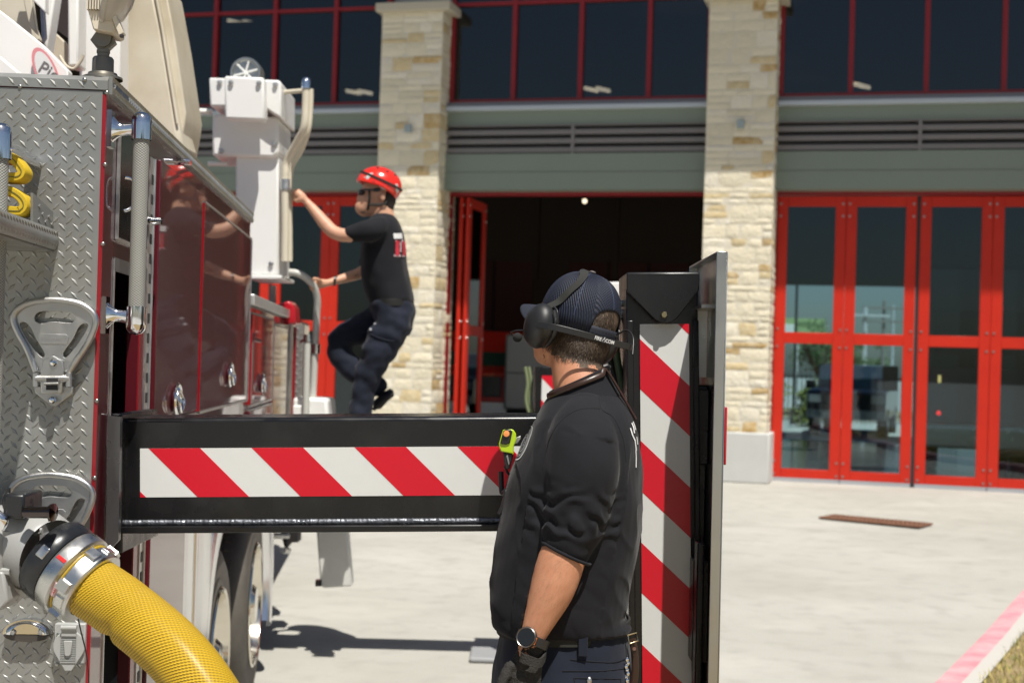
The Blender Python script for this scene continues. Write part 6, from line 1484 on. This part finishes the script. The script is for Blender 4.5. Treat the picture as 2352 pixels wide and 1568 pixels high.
# t-shirt
S2 = Body(8.2)
S2.loft([(494, 862, 896, .07, .07), (502, 848, 908, .13, .13), (515, 840, 917, .18, .18), (545, 832, 928, .195, .195), (590, 829, 936, .19, .19), (640, 833, 942, .18, .18), (675, 842, 949, .175, .175), (690, 848, 952, .175, .175), (700, 851, 948, .17, .17)])
S2.limb([(878, 522, -.13, 24), (860, 528, -.2, 27), (832, 533, -.22, 24), (808, 537, -.22, 21)])
S2.limb([(880, 530, .13, 24), (868, 560, .2, 25), (848, 600, .21, 22)])
def s2d(p, n_): return n_*(.012*noise.noise(Vector(((p.x+.5*p.z)*9, p.y*5, p.z*3)))+.004*noise.noise(p*14))
ts = S2.b.build('t_shirt', shirt_m, M2, remesh=.011, iters=5, disp=s2d); tbv = bvh(ts)
K2 = .98*70/1220
def q2(x, y): return (900*.98+x*K2-1.5, 530*.98+y*K2)
redp = mat('print_red', (.5, .03, .05), .6); pinkp = mat('print_pink', (.55, .4, .42), .6)
decal(tbv, [stripe_line([q2(x, y+.0) for x, y in pts], w_) for pts, w_ in (([(470, 590), (780, 600)], 5), ([(420, 1200), (680, 1210)], 5), ([(745, 1210), (850, 1220)], 5), ([(690, 650), (690, 1060)], 3))], 'shirt_print', pinkp, ts, .004)
decal(tbv, [stripe_line([q2(x, y) for x, y in pts], w_) for pts, w_ in (([(545, 590), (545, 780), (540, 900), (545, 1200)], 8.5), ([(790, 620), (810, 900), (825, 1200)], 6.5))], 'shirt_print', redp, ts, .006)
decal(tbv, [stripe_line([q2(x, 300), q2(x+30, 510)], w_) for x, w_ in ((430, 5), (530, 6), (610, 5), (680, 5))], 'shirt_print', whitep, ts, .005)
# trousers and boots
T2 = Body(8.2)
T2.loft([(690, 852, 950, .165, .165), (705, 850, 951, .175, .175), (735, 862, 950, .185, .185), (770, 870, 938, .18, .18)])
T2.limb([(907, 735, -.09, 43), (880, 790, -.1, 40), (850, 850, -.1, 33), (836, 900, -.1, 28), (828, 960, -.1, 27), (824, 1040, -.1, 25)])
T2.limb([(893, 732, .08, 40), (835, 754, .1, 35), (784, 780, .1, 30), (786, 818, .1, 30), (812, 848, .1, 29), (850, 878, .1, 26), (866, 888, .1, 22)])
def t2d(p, n_): return n_*(.016*noise.noise(Vector((p.x*9, p.y*7, (p.z+.6*p.x)*14)))+.006*noise.noise(p*22))
tr2 = T2.b.build('trousers', navy, M2, remesh=.011, iters=4, disp=t2d)
tv = bvh(tr2); K5 = .98*500/1742
def q5(x, y): return (560*.98+x*K5, 560*.98+y*K5)
decal(tv, [stripe_line([q5(1105, 690), q5(1120, 690)], 4), stripe_line([q5(1072, 738), q5(1086, 738)], 4)], 'pocket_snaps', whitep, tr2, .004)
seam(tv, [q5(1000, 760), q5(1080, 780), q5(1180, 820), q5(1270, 830)], .004, 'pocket_flap', navy, tr2, k=3)
bt = [T2.P(900, 697)+RT*(.124*math.cos(a))+Vector((0, .178*math.sin(a), 0)) for a in [k*math.tau/32 for k in range(32)]]
flatband(bt+[bt[0]], .04, .008, mat('belt_black', (.012, .012, .011), .5), 'belt', M2, Matrix())
bm_ = mat('boot_black', (.014, .016, .018), .4)
def boot(heel, toe, r0, r1, dy_):
    g = MB(); B = Body(8.2); B.b = g
    B.limb([(*heel, dy_, r0), ((heel[0]+toe[0])/2, (heel[1]+toe[1])/2-2, dy_, (r0+r1)/2+1), (*toe, dy_, r1)], flat=.8)
    return g.build('boot', bm_, M2, remesh=.009, iters=3)
boot((868, 928), (896, 902), 13, 10, .1)
g = MB(); a = [B2.P(u, v, -.02) for u, v in ((852, 938), (860, 944), (905, 910), (905, 900), (890, 908))]; c_ = [B2.P(u, v, .2) for u, v in ((852, 938), (860, 944), (905, 910), (905, 900), (890, 908))]
va = [g.v(p) for p in a]; vc = [g.v(p) for p in c_]; g.f(va); g.f(vc[::-1]); [g.f([va[i], va[(i+1) % 5], vc[(i+1) % 5], vc[i]]) for i in range(5)]; g.build('boot_sole', rubber, M2, bevel=.006)
boot((830, 1082), (795, 1086), 14, 11, -.1)
g = MB(); wq = B2.P(770, 645, .147); flatband([wq+Vector((.006*math.sin(a), .027*math.cos(a), .027*math.sin(a))) for a in [k*math.tau/20 for k in range(21)]], .016, .006, plast, 'wristband', M2, Matrix(), zdir=(1, 0, -.2))
tat = mat('tattoo_ink', (.06, .06, .075), .6, var=(60, .5, (.2, .06, .06))); bb = bvh(body2)
decal(bb, [stripe_line([(812, 618), (818, 632), (822, 640)], 11)], 'tattoo', tat, body2, .0015)
